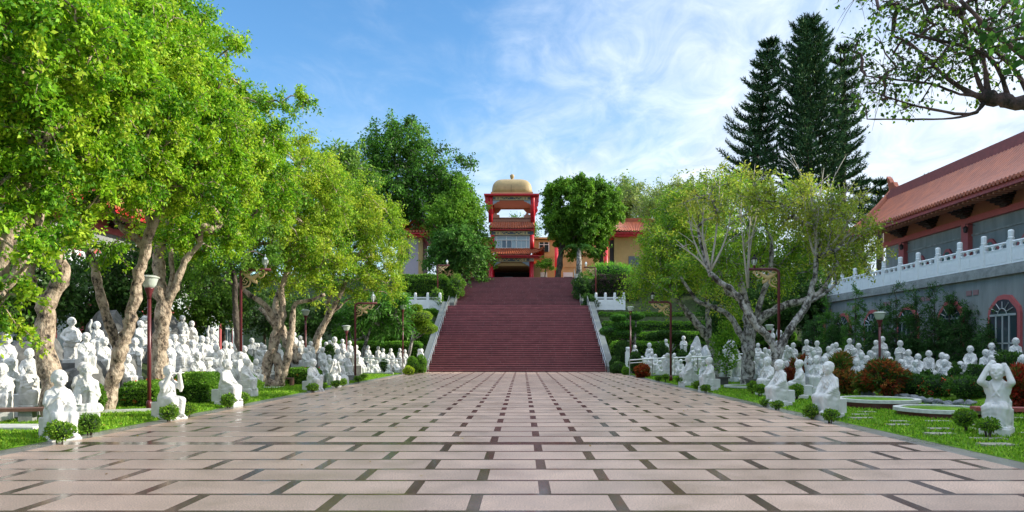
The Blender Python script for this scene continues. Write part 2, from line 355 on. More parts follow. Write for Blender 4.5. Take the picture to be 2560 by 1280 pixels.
# ------------------------------------------------------------------ ground
tile_m = granite('tile_granite', (.64, .45, .335), (.31, .205, .15), .40, 60, coat=.0, stain=.14)
band_m = granite('band_granite', (.16, .092, .072), (.065, .038, .030), .18, 60, coat=.15)
edge_m = granite('border_granite', (.27, .25, .22), (.13, .12, .10), .3, 50, coat=.1)
pl = MB(); ED_L, ED_R = -7.92, 6.72
def prow(y0, y1, off, mort_first):
    # tiles y0..y1 with the thin dark course at the near or the far side
    per, jw = 1.509, .136; x = ED_L
    ya, yb = y0, y1
    k = math.floor((ED_L-off)/per)
    joints = [(off+(k+i)*per-jw/2, off+(k+i)*per+jw/2) for i in range(0, 13)]
    cur = ED_L
    for a, b in joints:
        a2, b2 = max(a, ED_L), min(b, ED_R)
        if b <= ED_L or a >= ED_R: continue
        if a2 > cur: pl.add([(cur, ya, 0), (a2, ya, 0), (a2, yb, 0), (cur, yb, 0)], [(0, 1, 2, 3)], 0, .84+.26*random.random())
        pl.add([(a2, ya, 0), (b2, ya, 0), (b2, yb, 0), (a2, yb, 0)], [(0, 1, 2, 3)], 1, random.choice([.75, .9, 1, 1.15, 1.35])); cur = b2
    if cur < ED_R: pl.add([(cur, ya, 0), (ED_R, ya, 0), (ED_R, yb, 0), (cur, yb, 0)], [(0, 1, 2, 3)], 0, .84+.26*random.random())
def pband(ya, yb):
    x = ED_L
    while x < ED_R:
        b = min(ED_R, x+random.uniform(1.2, 1.8)); pl.add([(x, ya, 0), (b, ya, 0), (b, yb, 0), (x, yb, 0)], [(0, 1, 2, 3)], 1, .85+.3*random.random()); x = b
PIT, MW = .85, .088
y = 12.59; k = 0
while y < Y0-.2:
    yb = min(Y0, y+PIT); prow(y, yb-MW, -.502+(.7545 if k % 2 else 0), 0); pband(yb-MW, yb); y = yb; k += 1
pband(12.21, 12.59)
y = 12.21; k = 0
while y > -4:
    ya = y-PIT; prow(ya+MW, y, .256-(.7545 if k % 2 else 0), 0); pband(ya, ya+MW); y = ya; k += 1
YN = y
plaza = pl.build('plaza', [tile_m, band_m], col=True); tag(plaza, 'polished pink granite plaza paving with dark bands', None, None, 'structure')
bd = MB()
for sx, a, b in ((-1, ED_L-.42, ED_L), (1, ED_R, ED_R+.42)):
    y = YN
    while y < Y0:
        yb = min(Y0, y+1.2); bd.add([(a, y, .0), (b, y, .0), (b, yb-.012, .0), (a, yb-.012, .0)], [(0, 1, 2, 3)], 0, .85+.3*random.random()); y = yb
o = bd.build('plaza_border', [edge_m], col=True); tag(o, 'grey granite border strips of the plaza', None, None, 'structure')

def grassmat(name, ca, cb_, cc, sc_=1.2):
    m = bpy.data.materials.new(name); m.use_nodes = True; nt = m.node_tree; b = nt.nodes['Principled BSDF']; b.inputs['Roughness'].default_value = .85
    b.inputs['Specular IOR Level'].default_value = .15
    tc = nt.nodes.new('ShaderNodeTexCoord'); n = nt.nodes.new('ShaderNodeTexNoise'); n.inputs['Scale'].default_value = sc_; n.inputs['Detail'].default_value = 9; n.inputs['Roughness'].default_value = .75
    nt.links.new(tc.outputs['Object'], n.inputs['Vector']); r = nt.nodes.new('ShaderNodeValToRGB')
    r.color_ramp.elements[0].position = .36; r.color_ramp.elements[0].color = (*ca, 1); r.color_ramp.elements[1].position = .62; r.color_ramp.elements[1].color = (*cc, 1)
    e = r.color_ramp.elements.new(.49); e.color = (*cb_, 1); nt.links.new(n.outputs['Fac'], r.inputs['Fac']); nt.links.new(r.outputs['Color'], b.inputs['Base Color'])
    n2 = nt.nodes.new('ShaderNodeTexNoise'); n2.inputs['Scale'].default_value = 35; nt.links.new(tc.outputs['Object'], n2.inputs['Vector'])
    bp = nt.nodes.new('ShaderNodeBump'); bp.inputs['Strength'].default_value = .9; bp.inputs['Distance'].default_value = .05
    nt.links.new(n2.outputs['Fac'], bp.inputs['Height']); nt.links.new(bp.outputs['Normal'], b.inputs['Normal']); return m
GRASS = grassmat('lawn_grass', (.07, .15, .012), (.13, .27, .018), (.22, .38, .03))
SOIL = grassmat('planting_soil', (.02, .022, .012), (.03, .045, .014), (.045, .075, .02), 2.5)
tr = MB()
def grid(x0, x1, y0, y1, st):
    nx, ny = max(1, round((x1-x0)/st)), max(1, round((y1-y0)/st)); vs = []
    for j in range(ny+1):
        for i in range(nx+1):
            x = x0+(x1-x0)*i/nx; y = y0+(y1-y0)*j/ny
            vs.append((x, y, ground(x, y)))
    fs = []; ms = []
    for j in range(ny):
        for i in range(nx):
            a = j*(nx+1)+i; fs.append((a, a+1, a+nx+2, a+nx+1))
    n = len(tr.v); tr.v.extend(vs)
    for f in fs:
        cx = sum(vs[i][0] for i in f)/4; cy = sum(vs[i][1] for i in f)/4
        soil = (cy > 54.2 and cy < 79) or (cy <= 54.2 and (cx < -11.3 or cx > 13.5))
        tr.f.append(tuple(i+n for i in f)); tr.m.append(1 if soil else 0); tr.c.append(1)
grid(-25, ED_L-.419, -6, 54, .5); grid(ED_R+.419, 25, -6, 54, .5)
grid(-60, 60, 54.01, 80, 1.0)
lawn = tr.build('lawn', [GRASS, SOIL], smooth=True); tag(lawn, 'grass lawn and planted banks beside the plaza', None, None, 'structure')
g2 = MB(); g2.add([(-1500, -300, -.12), (1500, -300, -.12), (1500, 79, -.12), (-1500, 79, -.12)], [(0, 1, 2, 3)])
o = g2.build('ground', GRASS); tag(o, 'grass ground reaching the horizon', None, None, 'structure')
PAVE = mat('upper_paving', (.2, .15, .13), .7, noise=.3)
g3 = MB(); g3.box(-300, 300, 80.0, 700, -1, ZT-.035); o = g3.build('upper_terrace', PAVE); tag(o, 'upper terrace ground behind the stairs', None, None, 'structure')

# grass blades near the camera
def blades(name, areas, n, pal, label):
    pts = []
    for (x0, x1, y0, y1, wgt) in areas:
        k = int(n*wgt); xs = rng.uniform(x0, x1, k); u = rng.random(k); ys = y0*(y1/y0)**u
        pts.append(np.stack([xs, ys, np.zeros(k)], 1))
    P = np.concatenate(pts); P[:, 2] = [gz(a, b) for a, b, _ in P]
    keep = np.ones(len(P), bool)
    for (a, b, c, d) in STONES: keep &= ~((np.abs(P[:, 0]-a) < c) & (np.abs(P[:, 1]-b) < d))
    P = P[keep]
    n = len(P); a = rng.uniform(0, 2*math.pi, n); sx = np.stack([np.cos(a), np.sin(a), np.zeros(n)], 1)
    h = rng.uniform(.03, .075, (n, 1)); w_ = rng.uniform(.006, .012, (n, 1))*(1+P[:, 1:2]/20)
    lean = rng.standard_normal((n, 3))*.03; lean[:, 2] = 0
    up = np.array([[0, 0, 1.0]])
    V = np.stack([P-sx*w_, P+sx*w_, P+up*h+lean], 1)
    o = leafobj(name, V, palette(pal, n, jit=.25), LEAF); tag(o, label, 'grass', None, 'stuff')
STONES = []
stone_m = mat('stepping_stone', (.36, .35, .27), .85, noise=.35, nscale=5, bump=.4)
sproto = None; nst = 0
for j in range(13):
    for i in range(8):
        y = 10.2+j*.78+random.uniform(-.05, .05); x = 7.75+i*.86+(j % 2)*.4+random.uniform(-.05, .05)
        if random.random() < .12: continue
        if math.hypot(x-9.7, y-19.6) < 1.45 or math.hypot(x-9.85, y-17) < 1.4: continue
        if x > 11.6 or (y > 14.0 and y < 16.4 and x > 9.5): continue
        if (CX+F*x/y) > 2600: continue
        hw, hd = random.uniform(.2, .3), random.uniform(.1, .15)
        STONES.append((x, y, hw, hd)); b = MB(); z = gz(x, y)
        pts = [(-hw, -hd), (hw*.9, -hd*1.05), (hw, hd*.9), (-hw*.95, hd)]
        b.prism([(x+p+random.uniform(-.02, .02), y+q+random.uniform(-.02, .02)) for p, q in pts], 'z', z-.05, z+.018)
        o = b.build('stepping_stone', stone_m); tag(o, 'flat pale stepping stone laid in the right lawn', 'stepping stone', 'stepping stones in the right lawn')
blades('grass', [(-11.2, ED_L-.44, 8.5, 50, .5), (ED_R+.44, 12.5, 8.5, 50, .5)], 150000,
       [(.22, .43, .02), (.14, .32, .015), (.32, .48, .04), (.10, .24, .012)], 'short mown green grass on both lawns beside the plaza')

# a scatter of fallen leaves
def litter(name, n, zf, label, xr):
    P = np.stack([rng.uniform(xr[0], xr[1], n), 6*(46/6)**rng.random(n), np.zeros(n)], 1); P[:, 2] = [zf(a, b) for a, b, _ in P]
    a = rng.uniform(0, 6.28, n); d = np.stack([np.cos(a), np.sin(a), rng.uniform(0, .5, n)], 1); sd2 = np.stack([-np.sin(a), np.cos(a), rng.uniform(-.2, .2, n)], 1); L = rng.uniform(.04, .075, (n, 1))
    V = np.stack([P, P+d*L*.5+sd2*L*.32, P+d*L, P+d*L*.5-sd2*L*.32], 1); tag(leafobj(name, V, palette([(.30, .16, .04), (.20, .10, .03), (.42, .30, .06), (.14, .16, .03)], n), LEAF), label, 'leaves', None, 'stuff')
litter('fallen_leaves', 70, lambda x, y: .003, 'few dry fallen leaves on the plaza paving', (-7.9, 6.7))
litter('fallen_leaves', 420, lambda x, y: gz(x, y)+.04, 'dry fallen leaves scattered over the left lawn', (-11.5, -8.4))
litter('fallen_leaves', 420, lambda x, y: gz(x, y)+.04, 'dry fallen leaves scattered over the right lawn', (7.2, 12.5))
# ------------------------------------------------------------------ statues
MARB = mat('white_marble', (.70, .70, .67), .6, noise=.30, nscale=3.0, bump=.12, bscale=30)
_ico = None
def ico_pts():
    global _ico
    if _ico is None:
        bm = bmesh.new(); bmesh.ops.create_icosphere(bm, subdivisions=2, radius=1); _ico = [v.co.copy() for v in bm.verts]; bm.free()
    return _ico
def hull(bm, sph):
    vs = []
    for q in sph:
        c = Vector(q[:3]); r = q[3:] if len(q) > 4 else (q[3],)*3
        if len(r) == 1: r = (r[0],)*3
        for p in ico_pts(): vs.append(bm.verts.new((c.x+p.x*r[0], c.y+p.y*r[1], c.z+p.z*r[2])))
    g = bmesh.ops.convex_hull(bm, input=vs, use_existing_faces=False)
    bad = [e for e in g['geom_interior'] if isinstance(e, bmesh.types.BMVert)]+[e for e in g['geom_unused'] if isinstance(e, bmesh.types.BMVert)]
    bmesh.ops.delete(bm, geom=list(set(bad)), context='VERTS')
def remesh(bm, name, vox, folds=None):
    me = bpy.data.meshes.new(name+'_t'); bm.to_mesh(me); bm.free()
    o = bpy.data.objects.new(name+'_t', me); COL.objects.link(o)
    md = o.modifiers.new('r', 'REMESH'); md.mode = 'VOXEL'; md.voxel_size = vox
    s2 = o.modifiers.new('s', 'SMOOTH'); s2.factor = .5; s2.iterations = 2
    dg = bpy.context.evaluated_depsgraph_get(); dg.update()
    m2 = bpy.data.meshes.new_from_object(o.evaluated_get(dg)); bpy.data.objects.remove(o); bpy.data.meshes.remove(me)
    m2.name = name
    n = len(m2.vertices); co_ = np.empty(n*3, np.float32); m2.vertices.foreach_get('co', co_); co_ = co_.reshape(-1, 3)
    no = np.empty(n*3, np.float32); m2.vertex_normals.foreach_get('vector', no); no = no.reshape(-1, 3)
    if folds is not None:
        d = folds(co_); co_ = co_+no*d[:, None]; m2.vertices.foreach_set('co', co_.reshape(-1))
    m2.polygons.foreach_set('use_smooth', np.ones(len(m2.polygons), bool)); m2.update()
    m2.materials.clear(); m2.materials.append(MARB)
    return m2
def head(bm, c, tilt=0, hood=False, beard=False, s=1.0, hat=False):
    x, y, z = c
    def H(*l): hull(bm, [(x+a*s, y+b*s, z+g*s, *[k*s for k in r]) for a, b, g, *r in l])
    H((0, .012, .030, .104, .114, .102), (0, -.018, -.05, .086, .086, .08))    # skull + jaw
    H((0, .015, -.17, .066), (0, .01, -.03, .066))                      # neck
    H((0, -.112, -.008, .014), (0, -.102, .035, .010))                 # nose
    H((-.02, -.096, -.052, .010), (.02, -.096, -.052, .010))           # lips
    H((-.012, -.093, -.068, .010), (.012, -.093, -.068, .010))
    H((0, -.088, -.102, .024, .02, .018))                               # chin
    for q in (-1, 1):
        H((q*.036, -.096, .026, .021, .008, .008))                      # lids
        H((q*.018, -.102, .05, .007), (q*.062, -.088, .052, .007))     # brow
        H((q*.05, -.07, -.03, .03, .03, .03))                       # cheek
        H((q*.106, .01, .015, .010, .022, .024), (q*.102, .004, -.055, .011, .014, .014))  # long ear
    if beard: H((0, -.085, -.09, .04, .03, .03), (0, -.1, -.18, .02))
    if hood: H((0, .03, .05, .12, .12, .11), (0, .05, -.16, .13, .10, .06))
    if hat: H((-.09, .0, .10, .03, .1, .02), (.09, .0, .10, .03, .1, .02), (-.08, .0, .15, .03, .09, .02), (.08, 0, .15, .03, .09, .02))
def arm(bm, sh, el, wr, sleeve=True, fingers=(0, -1, 0)):
    hull(bm, [(*sh, .072), (*el, .062)]); hull(bm, [(*el, .062), (*wr, .042)])
    if sleeve:
        m = [(el[i]+wr[i])/2 for i in range(3)]
        hull(bm, [(*el, .055), (m[0], m[1], m[2], .05), (m[0], m[1]+.02, m[2]-.12, .026), (el[0], el[1], el[2]-.08, .03)])
    f = Vector(fingers).normalized(); p = Vector(wr)+f*.045
    hull(bm, [(*p, .034), (*wr, .03)])
    s = f.cross(Vector((0, 0, 1))) if abs(f.z) < .8 else Vector((1, 0, 0)); s.normalize()
    for k in range(4):
        a = p+s*(k-1.5)*.017; hull(bm, [(*(a+f*.01), .012), (*(a+f*(.062-.006*abs(k-1.4))), .010)])
    a = p+s*.03; hull(bm, [(*(p+s*.015-f*.01), .012), (*(a+f*.02), .011)])
def make_pose(po):
    """returns (figure mesh, total height, seated?)"""
    bm = bmesh.new(); st = po in 'sbTA'
    if not st:
        low = po in 'mw'
        zs = .42 if not low else .16; zsh = .90 if not low else .74; zh = 1.055 if not low else .895
        # torso under the robe
        hull(bm, [(0, .02, zs+.08, .18, .15, .12), (0, .01, zs+.3, .15, .12, .1), (-.105, .01, zsh-.05, .075), (.105, .01, zsh-.05, .075), (0, -.03, zsh-.12, .14, .11, .08), (0, 0, zsh+.06, .065)])
        head(bm, (0, -.03, zh+.05), beard=po == 'w', hat=po == 't', s=1.18)
        if not low:
            kl = .60 if po == 'c' else .48
            for q in (-1, 1):
                kz = kl if q > 0 else .48
                hull(bm, [(q*.08, .0, zs+.06, .115), (q*.115, -.29, kz-.02, .095)])
                hull(bm, [(q*.115, -.29, kz-.02, .093), (q*.10, -.28, .2, .08)])
                hull(bm, [(q*.09, -.29, .15, .05), (q*.10, -.40, .135, .035)])   # foot
            hull(bm, [(-.11, -.26, .46, .075), (.11, -.26, .46, .075), (-.14, -.25, .17, .06), (.14, -.25, .17, .06), (-.14, -.05, .17, .07), (.14, -.05, .17, .07), (-.12, 0, .42, .1), (.12, 0, .42, .1)])
            hull(bm, [(-.15, .06, .2, .07), (.15, .06, .2, .07), (-.13, .06, .55, .08), (.13, .06, .55, .08), (0, .07, .75, .09)])
            hull(bm, [(-.19, -.3, .11, .035), (.19, -.3, .11, .035), (-.19, .08, .11, .035), (.19, .08, .11, .035)])
        else:
            hull(bm, [(-.22, -.2, .14, .09), (.22, -.2, .14, .09), (-.17, .08, .15, .11), (.17, .08, .15, .11), (0, -.27, .13, .08)])
            hull(bm, [(-.20, -.18, .19, .08), (0, -.25, .2, .07)]); hull(bm, [(.20, -.18, .19, .08), (0, -.25, .2, .07)])
        S_ = lambda q: (q*.14, .02, zsh-.055)
        kn = zs+.13
        A = {'k': ((.20, -.04, zs+.26), (.13, -.24, kn), (0, -1, -.5)), 'raise': ((.20, -.06, zs+.27), (.07, -.19, zs+.38), (-.4, -.2, 1)),
             'lap': ((.20, -.03, zs+.22), (.05, -.19, zs+.14), (-1, -.2, 0)), 'flute': ((.21, -.14, zsh-.15), (.11, -.23, zh-.0), (.1, -.3, 1)),
             'up': ((.22, -.05, zsh+.12), (.17, -.06, zh+.16), (0, -.2, 1)), 'head': ((.235, -.16, zsh+.02), (.145, -.07, zh+.12), (-.4, .2, .8))}
        P_ = {'k': 'kk', 'r': 'Rk', 'm': 'll', 'f': 'ff', 'a': 'uk', 'h': 'hh', 't': 'kl', 'c': 'lk', 'w': 'kR', 'n': 'lR'}[po]
        key = {'k': 'k', 'R': 'raise', 'l': 'lap', 'f': 'flute', 'u': 'up', 'h': 'head'}
        for q, c_ in zip((-1, 1), P_):
            e_, w_, f_ = A[key[c_]]
            sh = S_(q)
            arm(bm, sh, (q*e_[0], e_[1], e_[2]), (q*w_[0], w_[1], w_[2]), c_ not in 'uh', (q*f_[0], f_[1], f_[2]))
            if c_ in 'kl': hull(bm, [(q*.15, .02, zsh-.09, .06), (q*.19, -.02, zs+.24, .055), (q*.13, -.18, zs+.16, .05), (q*.15, .0, zs+.06, .07)])  # sleeve falling over the thigh
            if c_ == 'R': hull(bm, [(q*.18, -.04, zs+.27, .05), (q*.08, -.18, zs+.34, .035), (q*.07, -.21, zs+.10, .03), (q*.15, -.10, zs+.10, .04)])
            if c_ in 'uh': hull(bm, [(q*.15, .02, zsh-.06, .05), (q*.20, -.06, zsh+.0, .04), (q*.16, .0, zs+.3, .04)])
        if po == 'f': hull(bm, [(-.16, -.22, zh+.01, .014), (.20, -.27, zh+.03, .014)])
        if po == 'n': hull(bm, [(-.1, -.27, zs+.36, .012), (.08, -.27, zs+.36, .012), (-.1, -.21, zs+.24, .012), (.08, -.21, zs+.24, .012)])
        for q in (-1, 1):
            hull(bm, [(q*.085, -.06, zsh+.02, .017), (q*.03, -.14, zsh-.12, .014)]); hull(bm, [(q*.03, -.14, zsh-.12, .014), (-q*.06, -.155, zsh-.24, .013)])
        top = zh+.05+.137*1.18
        if po == 'a': top += .0
    else:
        zsh, zh = 1.06, 1.22
        hem = .10; bl = po == 'b'
        hull(bm, [(-.15, 0, hem+.03, .06), (.15, 0, hem+.03, .06), (-.14, .06, hem+.03, .07), (.14, .06, hem+.03, .07), (-.13, 0, .6, .08), (.13, 0, .6, .08), (0, -.08, .3, .08)])
        hull(bm, [(0, 0, .62, .18, .15, .08), (-.10, .01, zsh-.05, .075), (.10, .01, zsh-.05, .075), (0, -.03, .9, .15, .11, .08), (0, 0, zsh+.06, .065)])
        S_ = lambda q: (q*.14, .0, zsh-.055)
        if bl:
            hull(bm, [(0, -.1, .72, .2, .17, .18), (0, -.04, .92, .16, .12, .1)]); hull(bm, [(0, -.27, .70, .012)])
            for q in (-1, 1): hull(bm, [(q*.07, -.1, .95, .075)])
            arm(bm, S_(-1), (-.26, -.02, .80), (-.16, -.25, .68), False, (1, -.4, 0)); arm(bm, S_(1), (.26, -.02, .80), (.18, -.24, .64), False, (-1, -.4, 0))
            hull(bm, [(-.16, -.05, .56, .08), (.16, -.05, .56, .08), (0, -.12, .55, .08)])
        else:
            arm(bm, S_(-1), (-.20, -.03, .82), (-.05, -.19, .86), True, (1, -.3, .5)); arm(bm, S_(1), (.20, -.03, .82), (.06, -.20, .82), True, (-1, -.3, .5))
            for q in (-1, 1): hull(bm, [(q*.17, -.03, .82, .055), (q*.06, -.19, .80, .035), (q*.08, -.19, .5, .03), (q*.15, -.08, .5, .04)])
        for q in (-1, 1): hull(bm, [(q*.07, -.1, hem, .045), (q*.08, -.2, hem-.01, .032)])
        head(bm, (0, -.03, zh+.06), s=1.16)
        for q in (-1, 1): hull(bm, [(q*.085, -.05, zsh+.03, .016), (q*.03, -.125, zsh-.1, .014)])
        top = zh+.06+.137*1.16
    lim = zsh-.02
    def folds(c):
        x, y, z = c[:, 0], c[:, 1], c[:, 2]
        ph = {'k': 0, 'r': 1, 'm': 2, 'f': 3, 'a': 4, 'h': 5, 't': 6, 'c': 7, 'w': 8, 'n': 9, 's': 10, 'b': 11, 'T': 12, 'A': 13}[po]
        a = np.sin((z*.75+3.0*(x-.03*math.sin(ph))**2+.45*x*math.cos(ph*2.1)+.05*np.sin(9*x+ph+7*z))*82+ph)*.0042
        b = np.sin(x*58+2*np.sin(z*5+ph)+y*22)*.0065
        wz = np.clip((z-.5)/.12, 0, 1); m = np.clip((lim-z)/.06, 0, 1)*np.clip((z-.08)/.04, 0, 1)
        if po in 'bfh': m = m*np.where(z > .58, .15, 1)
        return (a*(.5+.5*wz)+b*(1-.5*wz))*m
    return remesh(bm, 'figure_'+po, .0125, folds), top, not st
DESC = {'k': 'marble monk with hands on knees', 'r': 'marble monk raising one hand', 'm': 'cross-legged marble monk', 'f': 'marble monk playing a flute', 'a': 'marble monk lifting one arm', 's': 'standing robed marble monk',
 'b': 'bare-bellied marble monk', 'h': 'marble monk holding its head', 't': 'marble monk in flat hat', 'c': 'marble monk with raised knee', 'w': 'bearded kneeling marble monk', 'n': 'marble monk reading a tablet'}
SD = {"k": "seated hands on knees", "r": "seated raising a hand", "m": "cross-legged hands in lap", "f": "seated playing a flute", "a": "with one arm lifted high", "s": "standing in long robe", "b": "bare-bellied", "h": "hands on head", "t": "with flat hat", "c": "seated knee drawn up", "w": "kneeling bearded", "n": "seated reading a tablet"}
CATN = 'statue'; PROTO = {}
for po in 'krmfasbhtcwn':
    me, top, seated = make_pose(po)
    root = bpy.data.objects.new('monk_statue', None); root.empty_display_size = .2; COL.objects.link(root); root['category'] = 'statue'
    fo = bpy.data.objects.new('figure', me); link(fo, root)
    b = MB()
    if seated: b.bevbox(-.23, .23, -.36, .22, -.3, .105, .012)
    else: b.bevbox(-.24, .24, -.27, .2, -.3, .10, .012)
    pn = b.build('plinth', MARB, root)
    if po in 'krfahtcn':
        b = MB(); b.bevbox(-.2, .2, .06, .32, .105, .43, .015); b.build('seat_block', MARB, root)
    PROTO[po] = (root, top)
    KID[root.name] = [c for c in COL.objects if c.parent == root]
used = {}
_b = MB(); _b.box(-.27, .27, -.4, .36, -1, -.02); _o = _b.build('pedestal', mat('pedestal_stone', (.2, .2, .19), .8, noise=.5, nscale=4)); PEDM = _o.data; bpy.data.objects.remove(_o)
FIG.sort(key=lambda f: f[6])
cnt = {}
tot = {}
for f in FIG: tot[(f[0], f[5])] = tot.get((f[0], f[5]), 0)+1
ORD = ['first', 'second', 'third', 'fourth', 'fifth', 'sixth', 'seventh', 'eighth', 'ninth', 'tenth', 'eleventh', 'twelfth', 'thirteenth', 'fourteenth', 'fifteenth', 'sixteenth']
SPEC = {  # hand-written labels for the ones that stand out
 ('LF', 147): ('white monk statue with raised hand nearest the camera at left, behind a round shrub', 52), ('LF', 421): ('white monk statue playing a flute beside the red globe lamp post', 60),
 ('LF', 566): ('white monk statue in profile in front of the left arm lamp post', 80), ('LF', 781.6): ('white monk statue with one knee drawn up at the left plaza edge', 62),
 ('LF', 835): ('bare-armed white monk statue playing a flute at the left plaza edge farther back', 30), ('LF', 896): ('tall white monk statue standing beside the far left arm lamp', 20),
 ('RF', 1669): ('white monk statue with lifted arm at the near end of the right handrail', 165), ('RF', 1722): ('white monk statue facing the plaza, near the dark leaning trunk', -70),
 ('RF', 1774.6): ('white monk statue with drawn-up knee on square block, right of the dark lamp post', -75), ('RF', 1920): ('white monk statue with hand at its chest just left of the red arm lamp post', -55),
 ('RF', 1950): ('white monk statue looking down, right in front of the red arm lamp post', -72), ('RF', 2000): ('small white monk statue throwing one arm up behind the round shrub', -100),
 ('RF', 2073): ('white monk statue on square block left of the white planter rings', -62), ('RF', 2494): ('white monk statue holding its head with both hands, nearest at right', -42),
 ('LA', 179): ('fat bare-bellied white monk statue standing on the left rockery', 35), ('LA', 218): ('bearded white monk statue kneeling between the two forked trunks', 28),
 ('LA', 215): ('white monk statue seated right below the fat bare-bellied one', 50), ('RE', 2167): ('bare-bellied white monk statue on its own plinth left of the big red bush', -42),
 ('LB', 457): ('white monk statue with a flat-topped hat beside the thick pale trunk', 45), ('LC', 521.5): ('white statue with a topknot hat looking over the left hedge', 20)}
for f in FIG:
    zn, x, y, z, H, po, px = f
    root, top = PROTO[po]; s = H/top
    left = px < CX
    key = (zn, px if px != int(px) else int(px)); sp = SPEC.get(key)
    if sp: rz = R(sp[1])
    else:
        base = 48 if left else -34
        if zn in ('LE', 'LG'): base = 32
        if zn in ('RA', 'RC'): base = -28
        if zn in ('RG', 'RH'): base = -30
        rz = R(base+random.gauss(0, 17))
    if zn in ('LF', 'RF'): z = gz(x, y)+.02
    g = gz(x, y)
    cnt[(zn, po)] = cnt.get((zn, po), 0)+1; i = cnt[(zn, po)]; n = tot[(zn, po)]
    if sp: lab = sp[0]
    else:
        lab = '%s %s%s' % (DESC[po], ZONE[zn][0], '' if n == 1 else ', %s from left' % ORD[i-1])
    f.append(lab)
    if po in used:
        c = root.copy(); COL.objects.link(c)
        for k in KID[root.name]:
            kk = k.copy(); COL.objects.link(kk); kk.parent = c
    else: c = root; used[po] = 1
    c.location = (x, y, z); c.rotation_euler = (0, 0, rz); c.scale = (s, s, s)
    if z-g > .2:
        pe = bpy.data.objects.new('pedestal', PEDM); COL.objects.link(pe); pe.parent = c; pe.scale = (1, 1, (z-g+.3)/s)
    c['label'] = lab; c['group'] = ZONE[zn][1]
for po in PROTO:
    if po not in used: print('unused', po)
# rocks under raised statues: boulders
ROCK = mat('grey_rock', (.17, .17, .16), .85, noise=.6, nscale=4, bump=.8, bscale=9)
def boulder(x, y, z, rx, ry, rz_, label, group=None, m=None, name='boulder'):
    bm = bmesh.new(); bmesh.ops.create_icosphere(bm, subdivisions=3, radius=1)
    ph = [random.uniform(0, 9) for _ in range(6)]
    for v in bm.verts:
        c = v.co; k = 1+.14*math.sin(3*c.x+ph[0])*math.cos(4*c.y+ph[1])+.12*math.sin(5*c.z+ph[2]+2*c.x)+.05*math.sin(11*c.y+ph[3]+7*c.z)
        v.co = Vector((c.x*rx*k, c.y*ry*k, c.z*rz_*k))
    me = bpy.data.meshes.new(name); bm.to_mesh(me); bm.free(); me.materials.append(m or ROCK)
    o = bpy.data.objects.new(name, me); link(o); o.location = (x, y, z); o.rotation_euler = (0, 0, random.uniform(0, 6)); tag(o, label, 'rock', group); return o
# ------------------------------------------------------------------ architecture
RED = mat('red_paint', (.75, .02, .04), .45, noise=.25, nscale=3); DRED = mat('dark_red_metal', (.12, .018, .022), .35, noise=.2, nscale=12)
TILE = mat('roof_tile', (.42, .10, .034), .46, noise=.4, nscale=1.2, col2=(.25, .055, .022)); TILEP = mat('ridge_tile', (.26, .06, .05), .5, noise=.3, nscale=3)
OCHRE = mat('ochre_wall', (.60, .38, .16), .8, noise=.14, nscale=1.2); GREYW = mat('grey_pebble_wall', (.27, .29, .28), .85, noise=.32, nscale=1.6, bump=.3, bscale=90, stretch=(1, 1, .16))
CONC = mat('concrete_coping', (.33, .34, .32), .8, noise=.45, nscale=2.5, bump=.3); SALM = mat('salmon_wall', (.40, .17, .11), .7, noise=.15, nscale=1)
PINK = mat('pink_frame', (.46, .10, .10), .55, noise=.15); WHITE = mat('white_paint', (.80, .81, .80), .5, noise=.08, nscale=6); DARKW = mat('dark_bracket', (.035, .02, .02), .6)
GLASS = mat('window_glass', (.03, .05, .06), .06, spec=.8); GLASSB = mat('curtained_glass', (.32, .45, .52), .12, spec=.8); STEEL = mat('steel', (.6, .62, .62), .28, metal=.9)
GOLD = mat('gold_ornament', (.62, .44, .20), .45, noise=.15); BLACK = mat('passage_shade_black', (.012, .01, .01), .8); GRAN = mat('stair_side_granite', (.15, .17, .155), .55, noise=.3, nscale=3)
DOMEM = mat('dome_ochre', (.42, .30, .135), .6, noise=.25, nscale=1.5); FRZ = mat('painted_frieze', (.10, .13, .16), .6); FRZ2 = mat('frieze_carving', (.55, .50, .42), .6); FRZ3 = mat('pale_bracket', (.38, .46, .55), .6)

# --- staircase
def stepmat():
    m = bpy.data.materials.new('stair_granite'); m.use_nodes = True; nt = m.node_tree; b = nt.nodes['Principled BSDF']; b.inputs['Roughness'].default_value = .46
    tc = nt.nodes.new('ShaderNodeTexCoord'); n = nt.nodes.new('ShaderNodeTexNoise'); n.inputs['Scale'].default_value = 1.1; n.inputs['Detail'].default_value = 8; n.inputs['Roughness'].default_value = .75
    nt.links.new(tc.outputs['Object'], n.inputs['Vector'])
    at = nt.nodes.new('ShaderNodeAttribute'); at.attribute_name = 'Col'
    r = nt.nodes.new('ShaderNodeValToRGB'); r.color_ramp.elements[0].position = .35; r.color_ramp.elements[0].color = (.092, .024, .028, 1); r.color_ramp.elements[1].position = .7; r.color_ramp.elements[1].color = (.15, .044, .047, 1)
    nt.links.new(n.outputs['Fac'], r.inputs['Fac']); mx = nt.nodes.new('ShaderNodeMix'); mx.data_type = 'RGBA'; mx.blend_type = 'MULTIPLY'; mx.inputs[0].default_value = 1
    nt.links.new(r.outputs['Color'], mx.inputs[6]); nt.links.new(at.outputs['Color'], mx.inputs[7]); nt.links.new(mx.outputs[2], b.inputs['Base Color']); return m
STEP = stepmat(); JOINT = mat('stair_joint', (.26, .17, .16), .7)
stairs = thing('staircase', 'wide dark red granite staircase rising to the gate tower', 'staircase', (STC, Y0, 0))
